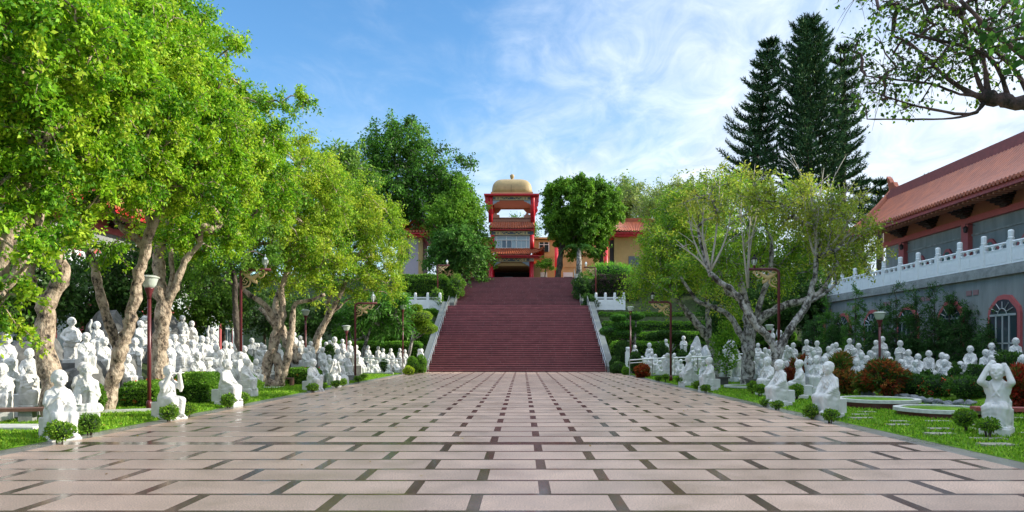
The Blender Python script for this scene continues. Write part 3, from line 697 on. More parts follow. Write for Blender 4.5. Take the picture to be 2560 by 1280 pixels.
def flight(name, hw, ya, yb, za, zb, n):
    s = MB(); dz = (zb-za)/n; dy = (yb-ya)/n
    for i in range(n):
        y = ya-Y0+i*dy; z = za+i*dz; x = -hw; off = random.uniform(.3, 1.2); k = 0
        while x < hw:
            b = min(hw, x+(off if k == 0 else 1.25)); k += 1; c = random.uniform(.93, 1.07)
            jw = .016 if b < hw else 0
            nz = .05
            s.add([(x, y, z), (b-jw, y, z), (b-jw, y, z+dz-nz), (x, y, z+dz-nz)], [(0, 1, 2, 3)], 0, c*.9)  # riser tinted a little darker, painted shade below the nosing
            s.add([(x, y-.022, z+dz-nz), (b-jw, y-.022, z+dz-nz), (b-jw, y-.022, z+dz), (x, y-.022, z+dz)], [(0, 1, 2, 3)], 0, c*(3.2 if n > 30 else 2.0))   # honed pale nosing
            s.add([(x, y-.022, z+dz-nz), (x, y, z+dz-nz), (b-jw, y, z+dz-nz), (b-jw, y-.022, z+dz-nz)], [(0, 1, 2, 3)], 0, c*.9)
            s.add([(x, y-.022, z+dz), (b-jw, y-.022, z+dz), (b-jw, y+dy, z+dz), (x, y+dy, z+dz)], [(0, 1, 2, 3)], 0, c)
            if jw: s.add([(b-jw, y-.015, z), (b, y-.015, z), (b, y-.015, z+dz-.004), (b-jw, y-.015, z+dz-.004), (b, y+dy, z+dz-.004), (b-jw, y+dy, z+dz-.004)], [(0, 1, 2, 3), (3, 2, 4, 5)], 1)
            x = b
    return s.build(name, [STEP, JOINT], stairs, col=True)
HW1, HW2 = 6.66, 6.15
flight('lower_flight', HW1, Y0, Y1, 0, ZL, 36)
s = MB(); s.box(-HW1, HW1, Y1-Y0, Y2-Y0, ZL-.2, ZL-.002); s.build('landing', STEP, stairs, col=True)
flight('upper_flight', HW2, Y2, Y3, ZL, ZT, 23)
for q in (-1, 1):
    s = MB(); w0, w1 = q*HW1, q*(HW1+.5); a, b = min(w0, w1), max(w0, w1); h = .42
    s.prism([(0-.3, -.2), (-.3, h), (Y1-Y0, ZL+h), (Y1-Y0+.6, ZL+h), (Y1-Y0+.6, -.2)], 'x', a, b); s.build('side_wall', GRAN, stairs)
    s = MB(); w0, w1 = q*HW2, q*(HW2+.5); a, b = min(w0, w1), max(w0, w1)
    s.prism([(Y2-Y0-.3, ZL-.3), (Y2-Y0-.3, ZL+h), (Y3-Y0, ZT+h), (Y3-Y0+.5, ZT+h), (Y3-Y0+.5, ZL-.3)], 'x', a+.001, b-.001); s.build('side_wall', GRAN, stairs)
    for (hw, ya, yb, za, zb) in ((HW1, 0, Y1-Y0, 0, ZL), (HW2, Y2-Y0, Y3-Y0, ZL, ZT)):
        s = MB(); x = q*(hw-.12); n = 9
        for dz in (.55, .95): s.tube([(x, ya-.25, za+dz-.08), (x, yb+.1, zb+dz)], .024, 6)
        for i in range(n+1):
            t = i/n; s.tube([(x, ya+(yb-ya)*t, za+(zb-za)*t), (x, ya+(yb-ya)*t, za+(zb-za)*t+.97)], .022, 6)
        s.build('handrail', STEEL, stairs)

# --- roof helper: tiled pitch between eave edge (a,b) and top edge (c,d)
def pitch(s, a, b, c, d, sp=.28, amp=.05, sag=.12, rows=6, lift=0.0, mi=0):
    a, b, c, d = map(Vector, (a, b, c, d)); L = (b-a).length; n = max(2, int(L/sp)); seg = 4
    nrm = (b-a).cross(c-a).normalized(); 
    if nrm.z < 0: nrm = -nrm
    vs = []; W = n*seg
    for j in range(rows+1):
        v = j/rows
        for i in range(W+1):
            u = i/W; p = a.lerp(b, u).lerp(c.lerp(d, u), v)
            z = -sag*math.sin(math.pi*v)*(c-a).length*.5
            e = lift*(1-v)**2*(abs(2*u-1)**4)
            q = p+nrm*(amp*abs(math.sin(math.pi*i/seg)))+Vector((0, 0, z+e)); vs.append(tuple(q))
    s.add(vs, [(j*(W+1)+i, j*(W+1)+i+1, (j+1)*(W+1)+i+1, (j+1)*(W+1)+i) for j in range(rows) for i in range(W)], mi)
    return n
def eave_ends(s, a, b, n, out, r=.11, lift=0):
    a, b, out = Vector(a), Vector(b), Vector(out).normalized()
    for i in range(n):
        u = (i+.5)/n; p = a.lerp(b, u)+Vector((0, 0, .01+lift*abs(2*u-1)**4))
        s.tube([p-out*.3, p+out*.05], r, 8)
def band_x(s, x0, x1, y, z0, z1): s.box(x0, x1, y-.02, y+.02, z0, z1)

# --- gate tower
TY = 88.0
tw = thing('gate_tower', 'red columned gate tower with tiled roofs and ochre dome', 'tower', (*XZ(1279, 0, TY)[:1], TY, ZT))
sc_ = TY/F
def tz(py): return CH+(HZ-py)*sc_-ZT
def tx(px): return (px-1279)*sc_
zb = 0
for px in (1228, 1329):
    for dy in (0, 5.0):
        s = MB(); s.lathe([(.30, 0), (.27, .1), (.27, tz(654)), (.27, tz(654))], 16, (tx(px), dy, 0)); s.build('column', RED, tw, True)
        s = MB(); s.lathe([(.30, tz(654)), (.30, tz(644))], 16, (tx(px), dy, 0)); s.build('column_capital', FRZ2, tw, True)
s = MB(); s.box(tx(1234.3), tx(1322.7), -.12, .12, tz(655), tz(644.5)); fr = s.build('painted_beam', FRZ, tw)
def carve(z0, z1, x0, x1, y):
    s = MB(); zc = (z0+z1)/2; h = (z1-z0)
    for q in (-1, 1):
        xc = (x0+x1)/2+q*(x1-x0)*.17; L = (x1-x0)*.12
        pts = [(xc-q*L+q*2*L*t, y, zc+h*.22*math.sin(t*13)) for t in np.linspace(0, 1, 16)]; s.tube(pts, h*.10, 5)
        pts = [(xc+q*L*.3+q*L*t, y, zc+h*.2*math.cos(t*11)) for t in np.linspace(0, 1, 10)]; s.tube(pts, h*.09, 5)
        for xx in (.32, .40): s.box((x0+x1)/2+q*(x1-x0)*xx-.12, (x0+x1)/2+q*(x1-x0)*xx+.12, y-.03, y+.02, zc-h*.3, zc+h*.3)
        s.lathe([(h*.34, 0), (h*.34, .04)], 12, (0, 0, 0)) if False else None
    for zz_ in (z0+.05, z1-.05): s.box(x0+.05, x1-.05, y-.04, y+.02, zz_-.035, zz_+.035)
    return s
carve(tz(655), tz(644.5), tx(1234.3), tx(1322.7), -.14).build('gold_carving', mat('carving_gold', (.62, .50, .25), .5), tw)
def spandrel(x, q, z, w, h, y, m):
    s = MB(); s.prism([(x, z), (x+q*w, z), (x+q*w*.95, z-h*.2), (x+q*w*.6, z-h*.35), (x+q*w*.45, z-h*.6), (x+q*w*.2, z-h*.7), (x+q*.02, z-h)], 'y', y-.06, y+.06); return s.build('spandrel', m, tw)
spandrel(tx(1234), 1, tz(655.2), .85, .55, 0, FRZ3); spandrel(tx(1323), -1, tz(655.2), .85, .55, 0, FRZ3)
# passage ceiling, side walls, back wall
s = MB(); s.box(tx(1226), tx(1331), .2, 7.5, tz(664), tz(655.5)); s.box(tx(1205), tx(1225), 1.2, 7.4, 0, tz(656)); s.box(tx(1332), tx(1352), 1.2, 7.4, 0, tz(656)); s.build('wall', OCHRE, tw)
s = MB(); s.box(tx(1226), tx(1331), 7.6, 7.8, 0, tz(655)); s.build('shaded_rear_wall', BLACK, tw)  # rear wall coloured black to stand for the shade in the passage
# lower roof
def skirt(name, pxl, pxr, pye, pxtl, pxtr, pyt, over, depth, lift):
    x0, x1, ze = tx(pxl), tx(pxr), tz(pye); a0, a1, zt = tx(pxtl), tx(pxtr), tz(pyt)
    s = MB()
    e = [(x0, -over, ze), (x1, -over, ze), (x1, depth+over, ze), (x0, depth+over, ze)]; t = [(a0, .0, zt), (a1, .0, zt), (a1, depth, zt), (a0, depth, zt)]
    for i in range(4):
        j = (i+1) % 4; n = pitch(s, e[i], e[j], t[i], t[j], .30, .07, .1, 4, lift)
        out = [(0, -1, 0), (1, 0, 0), (0, 1, 0), (-1, 0, 0)][i]
        eave_ends(s, e[i], e[j], n, out, .10, lift)
    r = s.build(name, TILE, tw)
    s = MB(); w = .16
    s.box(x0+.1, x1-.1, -over+.08, depth+over-.08, ze-.22, ze-.10); s.box(x0+.5, x1-.5, -over+.5, depth+over-.5, ze-.36, ze-.22); s.build('red_soffit', RED, r)
    s = MB()
    for i in range(4): 
        a, b = Vector(e[i]), Vector(t[i]); s.tube([a+Vector((0, 0, lift+.1)), a.lerp(b, .5)+Vector((0, 0, lift*.25+.02)), b+Vector((0, 0, .1))], [.12, .11, .11], 6)
    s.build('hip_ridge', TILE, r)
skirt('lower_roof', 1205, 1360, 638.5, 1226, 1333, 621, 1.1, 6, .75)
# storey with window
s = MB(); s.box(tx(1232), tx(1326), .2, 6, tz(622), tz(577)); s.build('upper_storey_wall', OCHRE, tw)
s = MB(); s.box(tx(1232), tx(1324.3), .1, .16, tz(620.5), tz(589)); wf = s.build('window', GLASSB, tw)
s = MB()
for px in (1233, 1242, 1266, 1291, 1316, 1324): s.box(tx(px)-.045, tx(px)+.045, .04, .1, tz(620.5), tz(589))
for py in (620, 600, 589.6): s.box(tx(1232), tx(1324.3), .035, .098, tz(py)-.045, tz(py)+.045)
for px in (1254, 1279, 1303): s.box(tx(px)-.02, tx(px)+.02, .05, .1, tz(620), tz(600))
s.build('window_frame', WHITE, wf)
s = MB(); s.box(tx(1256), tx(1266), .085, .099, tz(619.5), tz(600.5)); s.box(tx(1268), tx(1279), .085, .099, tz(619.5), tz(600.5)); s.build('curtain', mat('curtain_blue', (.16, .24, .32), .8), wf)
for px in (1231, 1330):
    s = MB(); s.lathe([(.26, tz(622)), (.26, tz(588))], 16, (tx(px), 0, 0)); s.build('column', RED, tw, True)
s = MB(); s.box(tx(1229), tx(1334), -.14, .18, tz(588), tz(578)); s.build('painted_beam', FRZ, tw)
carve(tz(588), tz(578), tx(1232), tx(1326), -.16).build('gold_carving', MATS['carving_gold'], tw)
skirt('upper_roof', 1224, 1336, 572, 1230, 1330, 555, .55, 6, .1)
s = MB(); s.box(tx(1229), tx(1331), .1, 5.9, tz(553.5), tz(545)); s.box(tx(1226), tx(1334), .0, 6, tz(545), tz(543.5)); s.build('parapet', SALM, tw)
for q, px in ((1, 1240), (-1, 1319)):
    s = MB(); s.prism([(tx(px)-.45, tz(543.6)), (tx(px)+.45, tz(543.6)), (tx(px)+.42, tz(537)), (tx(px)+.1, tz(536)), (tx(px)+.12, tz(533)), (tx(px)-.2, tz(532.6)), (tx(px)-.25, tz(536)), (tx(px)-.42, tz(538))], 'y', .02, .3); s.build('parapet_ornament', SALM, tw)
# upper pavilion: four columns with flared brackets
for px, q in ((1226.5, -1), (1332, 1)):
    for dy in (0, 5.6):
        s = MB(); x = tx(px); s.lathe([(.27, tz(556)), (.27, tz(500)), (.27, tz(489))], 14, (x, dy, 0)); s.build('column', RED, tw, True)
        s = MB(); yy = dy; x2 = tx(1212 if q < 0 else 1347)
        s.prism([(x+q*.2, tz(491)), (x2, tz(489)), (x2-q*.1, tz(497)), (x+q*.75, tz(504)), (x+q*.5, tz(512)), (x+q*.2, tz(530))], 'y', yy-.12, yy+.12); s.build('flared_bracket', RED, tw)
s = MB(); s.box(tx(1210.5), tx(1348), -.75, 6.35, tz(490), tz(487.2)); s.box(tx(1213), tx(1345.5), -.6, 6.2, tz(491.2), tz(490)); s.build('red_eave', RED, tw)
s = MB(); s.box(tx(1232), tx(1326.5), -.1, .12, tz(501), tz(491.4)); s.build('painted_beam', FRZ, tw)
carve(tz(501), tz(491.4), tx(1232), tx(1326), -.12).build('gold_carving', MATS['carving_gold'], tw)
spandrel(tx(1232), 1, tz(501.2), .85, .55, 0, FRZ3); spandrel(tx(1327), -1, tz(501.2), .85, .55, 0, FRZ3)
s = MB(); z0, z1 = tz(503), tz(524); xa, xb = tx(1232), tx(1326.5)
tb = lambda py: CH+(HZ-py)*(TY+5.6)/F-ZT
s.prism([(xa, tb(500)), (xb+.1, tb(500)), (xb+.1, tb(534)), (xb-.45, tb(532)), (xb-.85, tb(523.5)), (xa+.85, tb(523.5)), (xa+.5, tb(532)), (xa, tb(534))], 'y', 5.45, 5.75); s.box(xa, xb, .15, 5.4, tz(499), tz(492)); s.build('inner_beam', SALM, tw)
# dome
s = MB(); s.box(tx(1227), tx(1332.5), -.1, 5.7, tz(487), tz(480)); s.build('dome_base', DOMEM, tw)
s = MB(); hw_ = (tx(1331)-tx(1228))/2; xc = (tx(1331)+tx(1228))/2
td = lambda py: CH+(HZ-py)*(TY+2.4)/F-ZT
pr = []
for t in np.linspace(0, 1, 14): 
    a = t*math.pi/2; pr.append((hw_*1.0*(max(0, math.cos(a))**.5), tz(480)+(td(451.5)-tz(480))*(math.sin(a)**.68)))
s.lathe(pr, 48, (xc, 2.8, 0), 0, 6.0); dm = s.build('dome', DOMEM, tw, True)
s = MB(); s.lathe([(.25, td(452)), (.3, td(450)), (.2, td(449)), (.3, td(448)), (.14, td(446.5)), (.18, td(445)), (.26, td(441)), (.29, td(438)), (.22, td(435)), (.06, td(433.4))], 14, (xc, 2.8, 0)); s.build('finial', DOMEM, tw, True)
s = MB(); s.box(tx(1278)-.02, tx(1278)+.02, -.14, -.09, tz(480), tz(462)); s.build('dome_seam', DARKW, dm)

# --- long ochre building behind
fb = thing('ochre_building', 'long ochre building with white windows behind the gate tower', 'building', (0, 96, ZT))
FY = 96.0; fs = FY/F
def fx(px): return (px-CX)*fs
def fz(py): return CH+(HZ-py)*fs-ZT
s = MB(); s.box(fx(1090), fx(1226), 0, 8, 0, fz(598)); s.box(fx(1332), fx(1560), 0, 8, 0, fz(600)); s.build('wall', OCHRE, fb)
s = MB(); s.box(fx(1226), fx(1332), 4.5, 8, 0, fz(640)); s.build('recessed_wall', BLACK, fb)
s = MB()
for a, b in ((1090, 1226), (1332, 1560)):
    for py in (641, 668): s.box(fx(a), fx(b), -.06, -.002, fz(py)-.04, fz(py)+.06)
    s.box(fx(a)-.2, fx(b)+.2, -.3, 8.2, fz(598), fz(594))
s.build('cornice', OCHRE, fb)
for (a, b, c, d) in ((1347, 1368, 681, 700), (1408, 1432, 681, 700), (1348, 1372, 606, 630), (1183, 1205, 681, 700), (1170, 1190, 612, 632), (1480, 1500, 681, 700)):
    s = MB(); s.box(fx(a), fx(b), -.1, -.003, fz(d), fz(c)); w_ = s.build('window', WHITE if c > 650 else GLASS, fb)
    s = MB(); m_ = (fz(c)+fz(d))/2
    if c > 650: s.box(fx(a)+.1, fx(b)-.1, -.13, -.104, fz(d)+.02, m_-.1)
    else:
        for x in (fx(a), (fx(a)+fx(b))/2, fx(b)): s.box(x-.05, x+.05, -.15, -.102, fz(d), fz(c))
        s.box(fx(a), fx(b), -.152, -.101, fz(c)-.35, fz(c)-.27)
    s.build('pane' if c > 650 else 'window_frame', GLASS if c > 650 else WHITE, w_)
for px in (1166, 1390, 1512):
    s = MB(); s.lathe([(.24, 0), (.24, fz(612 if px > 1200 else 662))], 12, (fx(px), -1.4, 0)); s.build('column', RED, fb, True)
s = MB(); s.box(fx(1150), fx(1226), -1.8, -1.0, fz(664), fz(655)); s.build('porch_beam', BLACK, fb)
# car under the gate
car = thing('parked_car', 'dark grey car parked in the shade under the gate', 'car', (XZ(1271, 0, 92)[0], 92.5, ZT-.03))
CARP = mat('car_paint', (.09, .10, .12), .2, coat=.6)
s = MB(); s.prism([(-.86, .25), (.86, .25), (.9, .55), (.88, .82), (.8, .9), (-.8, .9), (-.88, .82), (-.9, .55)], 'y', -2.1, 2.1); s.prism([(-.78, .88), (.78, .88), (.62, 1.42), (.5, 1.46), (-.5, 1.46), (-.62, 1.42)], 'y', -1.1, 1.5); s.build('body', CARP, car)
s = MB(); s.add([(-.70, -1.13, .92), (.70, -1.13, .92), (.56, -1.12, 1.38), (-.56, -1.12, 1.38)], [(0, 1, 2, 3)]); s.box(-.70, .70, -1.135, -1.11, .92, 1.38); s.build('windscreen', GLASSB, car)
for q in (-1, 1):
    s = MB(); s.ell((q*.66, -2.1, .68), (.16, .05, .08)); s.build('headlight', GLASSB, car, True)
    for yy in (-1.35, 1.35):
        s = MB(); s.tube([(q*.72, yy, .31), (q*.9, yy, .31)], .31, 16); s.build('wheel', BLACK, car, True)

# --- side pavilions
def pavilion(name, label, Y, pxl, pxr, pye, pyr, pxrl, pxrr, wallpx, wm, mirror):
    s_ = Y/F; o = thing(name, label, 'pavilion', (0, Y, ZT))
    X = lambda p: (p-CX)*s_
    Z = lambda p: CH+(HZ-p)*s_-ZT
    r = MB(); D = 6.0
    e = [(X(pxl), -1.2, Z(pye)), (X(pxr), -1.2, Z(pye)), (X(pxr), D+1.2, Z(pye)), (X(pxl), D+1.2, Z(pye))]
    t = [(X(pxrl), D/2-.01, Z(pyr)), (X(pxrr), D/2-.01, Z(pyr)), (X(pxrr), D/2+.01, Z(pyr)), (X(pxrl), D/2+.01, Z(pyr))]
    for i in range(4):
        j = (i+1) % 4; n = pitch(r, e[i], e[j], t[i], t[j], .36, .08, .22, 6, .9); out = [(0, -1, 0), (1, 0, 0), (0, 1, 0), (-1, 0, 0)][i]; eave_ends(r, e[i], e[j], n, out, .12, .9)
    rf = r.build('roof', TILE, o)
    s = MB(); s.box(X(pxrl)-.2, X(pxrr)+.2, D/2-.25, D/2+.25, Z(pyr)-.5, Z(pyr)+.25); s.build('ridge', TILE, rf)
    s = MB()
    for i in range(4):
        a, b = Vector(e[i]), Vector(t[i]); s.tube([a+Vector((0, 0, 1.25)), a.lerp(b, .12)+Vector((0, 0, .75)), a.lerp(b, .35)+Vector((0, 0, .1)), b+Vector((0, 0, .1))], [.08, .16, .18, .18], 6)
    s.build('hip_ridge', TILE, rf)
    s = MB(); s.box(X(pxl)+.15, X(pxr)-.15, -1.05, D+1.05, Z(pye)-.26, Z(pye)-.08); s.box(X(pxl)+.8, X(pxr)-.8, -.6, D+.6, Z(pye)-.5, Z(pye)-.26); s.build('red_soffit', RED, rf)
    a, b = wallpx; s = MB(); s.box(X(a), X(b), .3, D, 0, Z(pye)-.5); s.build('wall', wm, o)
    for px in (a, b):
        s = MB(); s.box(X(px)-.25, X(px)+.25, .1, .55, 0, Z(pye)-.48); s.build('column', OCHRE, o)
    return o, X, Z
pr_, X, Z = pavilion('tiled_pavilion', 'ochre pavilion with upturned tiled roof at right of the stairs', 84, 1484, 1700, 582, 540, 1562, 1640, (1541, 1680), OCHRE, False)
s = MB(); s.box(X(1500), X(1502)+.3, .2, .5, 0, Z(582)-.8); s.box(X(1526), X(1536), .35, .8, 0, Z(582)-.8); s.build('doorway_jamb', DARKW, pr_)
s = MB(); s.box(X(1572), X(1600), .2, .296, Z(690), Z(640)); s.build('window', GLASS, pr_)
pl_, X, Z = pavilion('tiled_pavilion', 'pale lilac walled pavilion with tiled roof left of the stairs', 80, 985, 1108, 583, 540, 1035, 1065, (1000, 1051), mat('lilac_wall', (.50, .42, .50), .8, noise=.1), True)
s = MB(); s.box(X(1000), X(1021), .2, .296, Z(650), Z(608)); s.box(X(1000), X(1021), .18, .2, Z(628), Z(626)); s.build('window', GLASS, pl_)

# --- long halls left and right
def hall(q, name, label, detail):
    o = thing(name, label, 'hall', (q*26, 15, 5.6)); bx = lambda s, x0, x1, y0, y1, z0, z1: s.box(min(q*x0, q*x1)-q*26, max(q*x0, q*x1)-q*26, y0-15, y1-15, z0-5.6, z1-5.6)
    P = lambda x, y, z: (q*x-q*26, y-15, z-5.6)
    YA, YB = -25, 52.5
    s = MB(); bx(s, 26, 34, YA, YB-1, 5.6, 8.95); s.build('wall', GREYW, o)
    s = MB(); bx(s, 25.9, 34, YA, YB-.9, 9.3, 10.35); s.build('upper_wall', SALM, o)
    s = MB(); bx(s, 25.78, 34, YA, YB-.8, 8.95, 9.3); s.build('red_beam', PINK, o)
    s = MB(); bx(s, 25.93, 25.998, YA, YB-1, 8.2, 8.3); s.build('string_course', CONC, o)
    r = MB(); n = pitch(r, P(23.5, YA-2, 9.9), P(23.5, YB, 9.9), P(27.0, YA-2, 13.0), P(27.0, YB, 13.0), .30, .055, .13, 8); eave_ends(r, P(23.5, YA-2, 9.9), P(23.5, YB, 9.9), n, (-q, 0, 0), .125)
    pitch(r, P(38, YA-2, 9.9), P(38, YB, 9.9), P(27.6, YA-2, 13.0), P(27.6, YB, 13.0), 1.2, .05, .1, 4)
    rf = r.build('roof', TILE, o)
    s = MB()
    for k, (a, b, c) in enumerate(((26.62, 28.0, 12.88), (26.75, 27.85, 13.04), (26.88, 27.7, 13.2))): bx(s, a, b, YA-2, YB+.2, c-.3 if k == 0 else c-.06, c+.09)
    bx(s, 26.98, 27.6, YA-2, YB+.3, 13.29, 13.4); s.build('ridge', TILEP, rf)
    s = MB()  # end ornament and descending gable ridge
    s.prism([(YB-15-.7, 7.7), (YB-15+.5, 7.3), (YB-15+.9, 8.3), (YB-15+1.1, 8.95), (YB-15+.75, 8.7), (YB-15+.5, 8.35), (YB-15+.1, 8.3), (YB-15-.1, 8.0)], 'x', *sorted((q*27.1-q*26, q*27.4-q*26)))
    s.tube([P(27.2, YB+.4, 13.2), P(26.2, YB+.3, 12.15), P(25.0, YB+.2, 11.0), P(24.0, YB+.2, 10.25), P(23.2, YB+.5, 10.05), P(22.4, YB+1.0, 10.35)], [.3, .26, .25, .22, .18, .1], 8); s.build('gable_ridge', TILE, rf)
    s = MB(); bx(s, 23.62, 23.75, YA-2, YB, 9.62, 9.86); s.prism([(q*a-q*26, b-5.6) for a, b in ((23.75, 9.64), (23.75, 9.72), (26, 10.5), (26, 10.38))], 'y', YA-17, YB-15); s.build('eave_board', RED if not detail else PINK, rf)
    s = MB(); y = 25 if detail else 30
    while y < YB: bx(s, 23.8, 24.5, y, y+.14, 9.53, 9.66); y += .42
    s.build('rafter_ends', SALM, rf)
    ys = [38.4+3.5*i for i in range(-4, 5)]
    for i, y in enumerate(ys):
        if y > YB-1: continue
        s = MB()
        for k in range(6):
            w_ = .14+.10*k; z0 = 9.26+k*.135; d = .2+.2*k
            for c in ([0] if k < 1 else [-w_, 0, w_]): bx(s, 25.885-d, 25.885, y+c-.10, y+c+.10, z0, z0+.105)
            for e_ in ([d] if k < 2 else [d*.5, d]): bx(s, 25.885-e_-.07, 25.885-e_+.06, y-w_-.12, y+w_+.12, z0+.015, z0+.137)
        s.build('roof_bracket', DARKW, o)
        if i % 2 == 1:
            s = MB(); bx(s, 25.72, 25.995, y-.32, y+.32, 5.6, 8.94); s.build('column', PINK, o)
            s = MB(); cx_, cy_, cz_ = P(25.45, y-.55, 8.55); s.tube([P(25.99, y-.55, 8.8), P(25.45, y-.55, 8.85), P(25.45, y-.55, 8.7)], .02, 5); s.lathe([(.05, -.2), (.11, -.15), (.13, .05), (.17, .07), (.03, .2)], 8, (cx_, cy_, cz_)); s.build('wall_lantern', DARKW, o)
        if i % 2 == 0:
            for dy in (-1.75, 1.75):
                yc = y+dy*.85
                if yc > YB-2: continue
                def ogee(w, h, z0): return [(yc-15-w, z0), (yc-15-w, z0+h*.55), (yc-15-w*.8, z0+h*.75), (yc-15-w*.45, z0+h*.85), (yc-15-w*.2, z0+h*.98), (yc-15, z0+h), (yc-15+w*.2, z0+h*.98), (yc-15+w*.45, z0+h*.85), (yc-15+w*.8, z0+h*.75), (yc-15+w, z0+h*.55), (yc-15+w, z0)]
                s = MB(); s.prism(ogee(.95, 2.1, .1), 'x', *sorted((q*25.9-q*26, q*25.997-q*26))); wf = s.build('window_frame', PINK, o)
                s = MB(); s.prism(ogee(.78, 1.88, .12), 'x', *sorted((q*25.87-q*26, q*25.899-q*26))); s.build('pane', mat('green_glass', (.05, .13, .12), .12, spec=.7), wf)
    return o
hr = hall(1, 'temple_hall', 'long grey temple hall with orange tiled roof above the right balustrade', True)
hl = hall(-1, 'temple_hall', 'temple hall glimpsed through the trees on the left', False)
def gwall(q, label):
    o = thing('retaining_wall', label, 'wall', (q*22.5, 15, 0)); bx = lambda s, x0, x1, y0, y1, z0, z1: s.box(min(q*x0, q*x1)-q*22.5, max(q*x0, q*x1)-q*22.5, y0-15, y1-15, z0, z1)
    m = GREYW if q > 0 else mat('pale_wall', (.42, .48, .48), .8, noise=.12, nscale=.8)
    s = MB(); bx(s, 22.5, 25.95, -25, 58, -.2, 5.1); s.build('wall_face', m, o)
    s = MB(); bx(s, 22.32, 26, -25, 58.2, 5.1, 5.42); bx(s, 22.4, 26, -25, 58.1, 5.42, 5.6); s.build('coping', CONC, o)
    for k in range(-1, 6):
        yc = 33.5+4.2*k; w_, zt, z0 = 1.05, 4.2, .3
        if k % 1: continue
        def arch(w, h0, h1):
            pts = [(yc-15-w, h0), (yc-15-w, h1-w*.75)]
            for t in np.linspace(0, 1, 9): a = math.pi*(1-t); pts.append((yc-15+w*math.cos(a)*(1 if abs(math.cos(a)) > .05 else 0), h1-w*.75+w*.6*math.sin(a)+(.15*w if abs(t-.5) < .2 else 0)))
            pts += [(yc-15+w, h1-w*.75), (yc-15+w, h0)]
            return pts
        s = MB(); s.prism(arch(1.12, .5, zt), 'x', *sorted((q*22.38-q*22.5, q*22.497-q*22.5))); wf = s.build('window_frame', PINK, o)
        s = MB(); s.prism(arch(.92, .52, zt-.22), 'x', *sorted((q*22.35-q*22.5, q*22.379-q*22.5))); s.build('pane', GLASS, wf)
        s = MB(); X_ = lambda a, b: sorted((q*a-q*22.5, q*b-q*22.5)); a, b = X_(22.315, 22.348)
        for yy in (-.46, 0, .46): s.box(a, b, yc-15+yy-.035, yc-15+yy+.035, .55, 3.25)
        s.box(a, b, yc-15-.9, yc-15+.9, 3.2, 3.3); s.box(a, b, yc-15-.9, yc-15+.9, 1.9, 1.96)
        for an in (30, 60, 90, 120, 150):
            c_, n_ = math.cos(R(an)), math.sin(R(an)); s.tube([(a, yc-15+.3*c_, 3.25+.28*n_), (a, yc-15+.85*c_, 3.25+.62*n_)], .025, 4)
        s.tube([(a, yc-15+.32*math.cos(t), 3.25+.3*math.sin(t)) for t in np.linspace(0, math.pi, 9)], .025, 4); s.build('muntins', mat('grey_metal', (.35, .38, .38), .5), wf)
        for dy in (2.2, 2.75):
            s = MB(); bx(s, 22.46, 22.497, yc+dy-.2, yc+dy+.2, 4.35, 4.6); s.build('vent', mat('vent_pink', (.25, .14, .14), .7), o)
    # balustrade
    bo = thing('marble_balustrade', 'white carved marble balustrade on top of the %s wall' % ('right' if q > 0 else 'left pale'), 'balustrade', (q*22.6, 15, 5.6))
    yps = [33.3+1.95*i for i in range(-9, 13)]
    pm = None
    for i, yp in enumerate(yps):
        s = MB(); y = yp-15
        s.box(-.13, .13, y-.13, y+.13, 0, 1.12); s.box(-.10, .10, y-.10, y+.10, 1.12, 1.16); s.lathe([(.13, 1.16), (.15, 1.22), (.12, 1.26), (.13, 1.3), (.135, 1.52), (.1, 1.58), (.02, 1.6)], 10, (0, y, 0))
        s.build('post', WHITE, bo)
        if i < len(yps)-1:
            y1 = yps[i+1]-15-.13; y0 = y+.13; s = MB()
            s.box(-.055, .055, y0, y1, .06, .74); s.box(-.07, .07, y0, y1, .0, .06); s.box(-.07, .07, y0, y1, .74, .78)
            s.tube([(0, y0, 1.02), (0, y1, 1.02)], .06, 8)
            L = y1-y0; nb = 3
            for k in range(nb+1):   # cloud-shaped little supports leaving ogee openings
                yc = y0+L*k/nb; w0 = .09
                ya, yb_ = max(y0, yc-w0), min(y1, yc+w0); s.prism([(ya, .78), (yb_, .78), (min(y1, yc+w0*.6), .83), (min(y1, yc+w0*.5), .89), (min(y1, yc+w0*1.7), .975), (max(y0, yc-w0*1.7), .975), (max(y0, yc-w0*.5), .89), (max(y0, yc-w0*.6), .83)], 'x', -.045, .045)
            s.box(-.072, -.056, y0+.1, y0+L/2-.05, .14, .58); s.box(-.072, -.056, y0+L/2+.05, y1-.1, .14, .58); s.box(.056, .072, y0+.1, y1-.1, .14, .58)
            s.build('panel', WHITE, bo)
gwall(1, 'grey pebble-dashed retaining wall with arched pink-framed windows on the right'); gwall(-1, 'pale retaining wall with arched pink-framed windows behind the left trees')

# --- white balustrades on the terraces either side of the stairs
for q, a, b, Y in ((-1, 1008, 1100, 68.5), (1, 1490, 1560, 68.5)):
    x0, z0 = XZ(a, 766, Y); x1, _ = XZ(b, 766, Y); o = thing('marble_balustrade', 'short white marble balustrade on the terrace %s of the upper stairs' % ('left' if q < 0 else 'right'), 'balustrade', (x0, Y, z0-.6))
    n = 3; L = (x1-x0)/n
    for i in range(n+1):
        s = MB(); s.box(i*L-.12, i*L+.12, -.12, .12, 0, 1.75); s.lathe([(.1, 1.75), (.13, 1.85), (.08, 1.9)], 8, (i*L, 0, 0)); s.build('post', WHITE, o)
        if i < n: s = MB(); s.box(i*L+.12, i*L+L-.12, -.06, .06, .1, 1.25); s.box(i*L+.12, i*L+L-.12, -.08, .08, 1.35, 1.48); s.box(i*L+.3, i*L+L-.3, -.09, -.061, .7, 1.1); s.build('panel', WHITE, o)
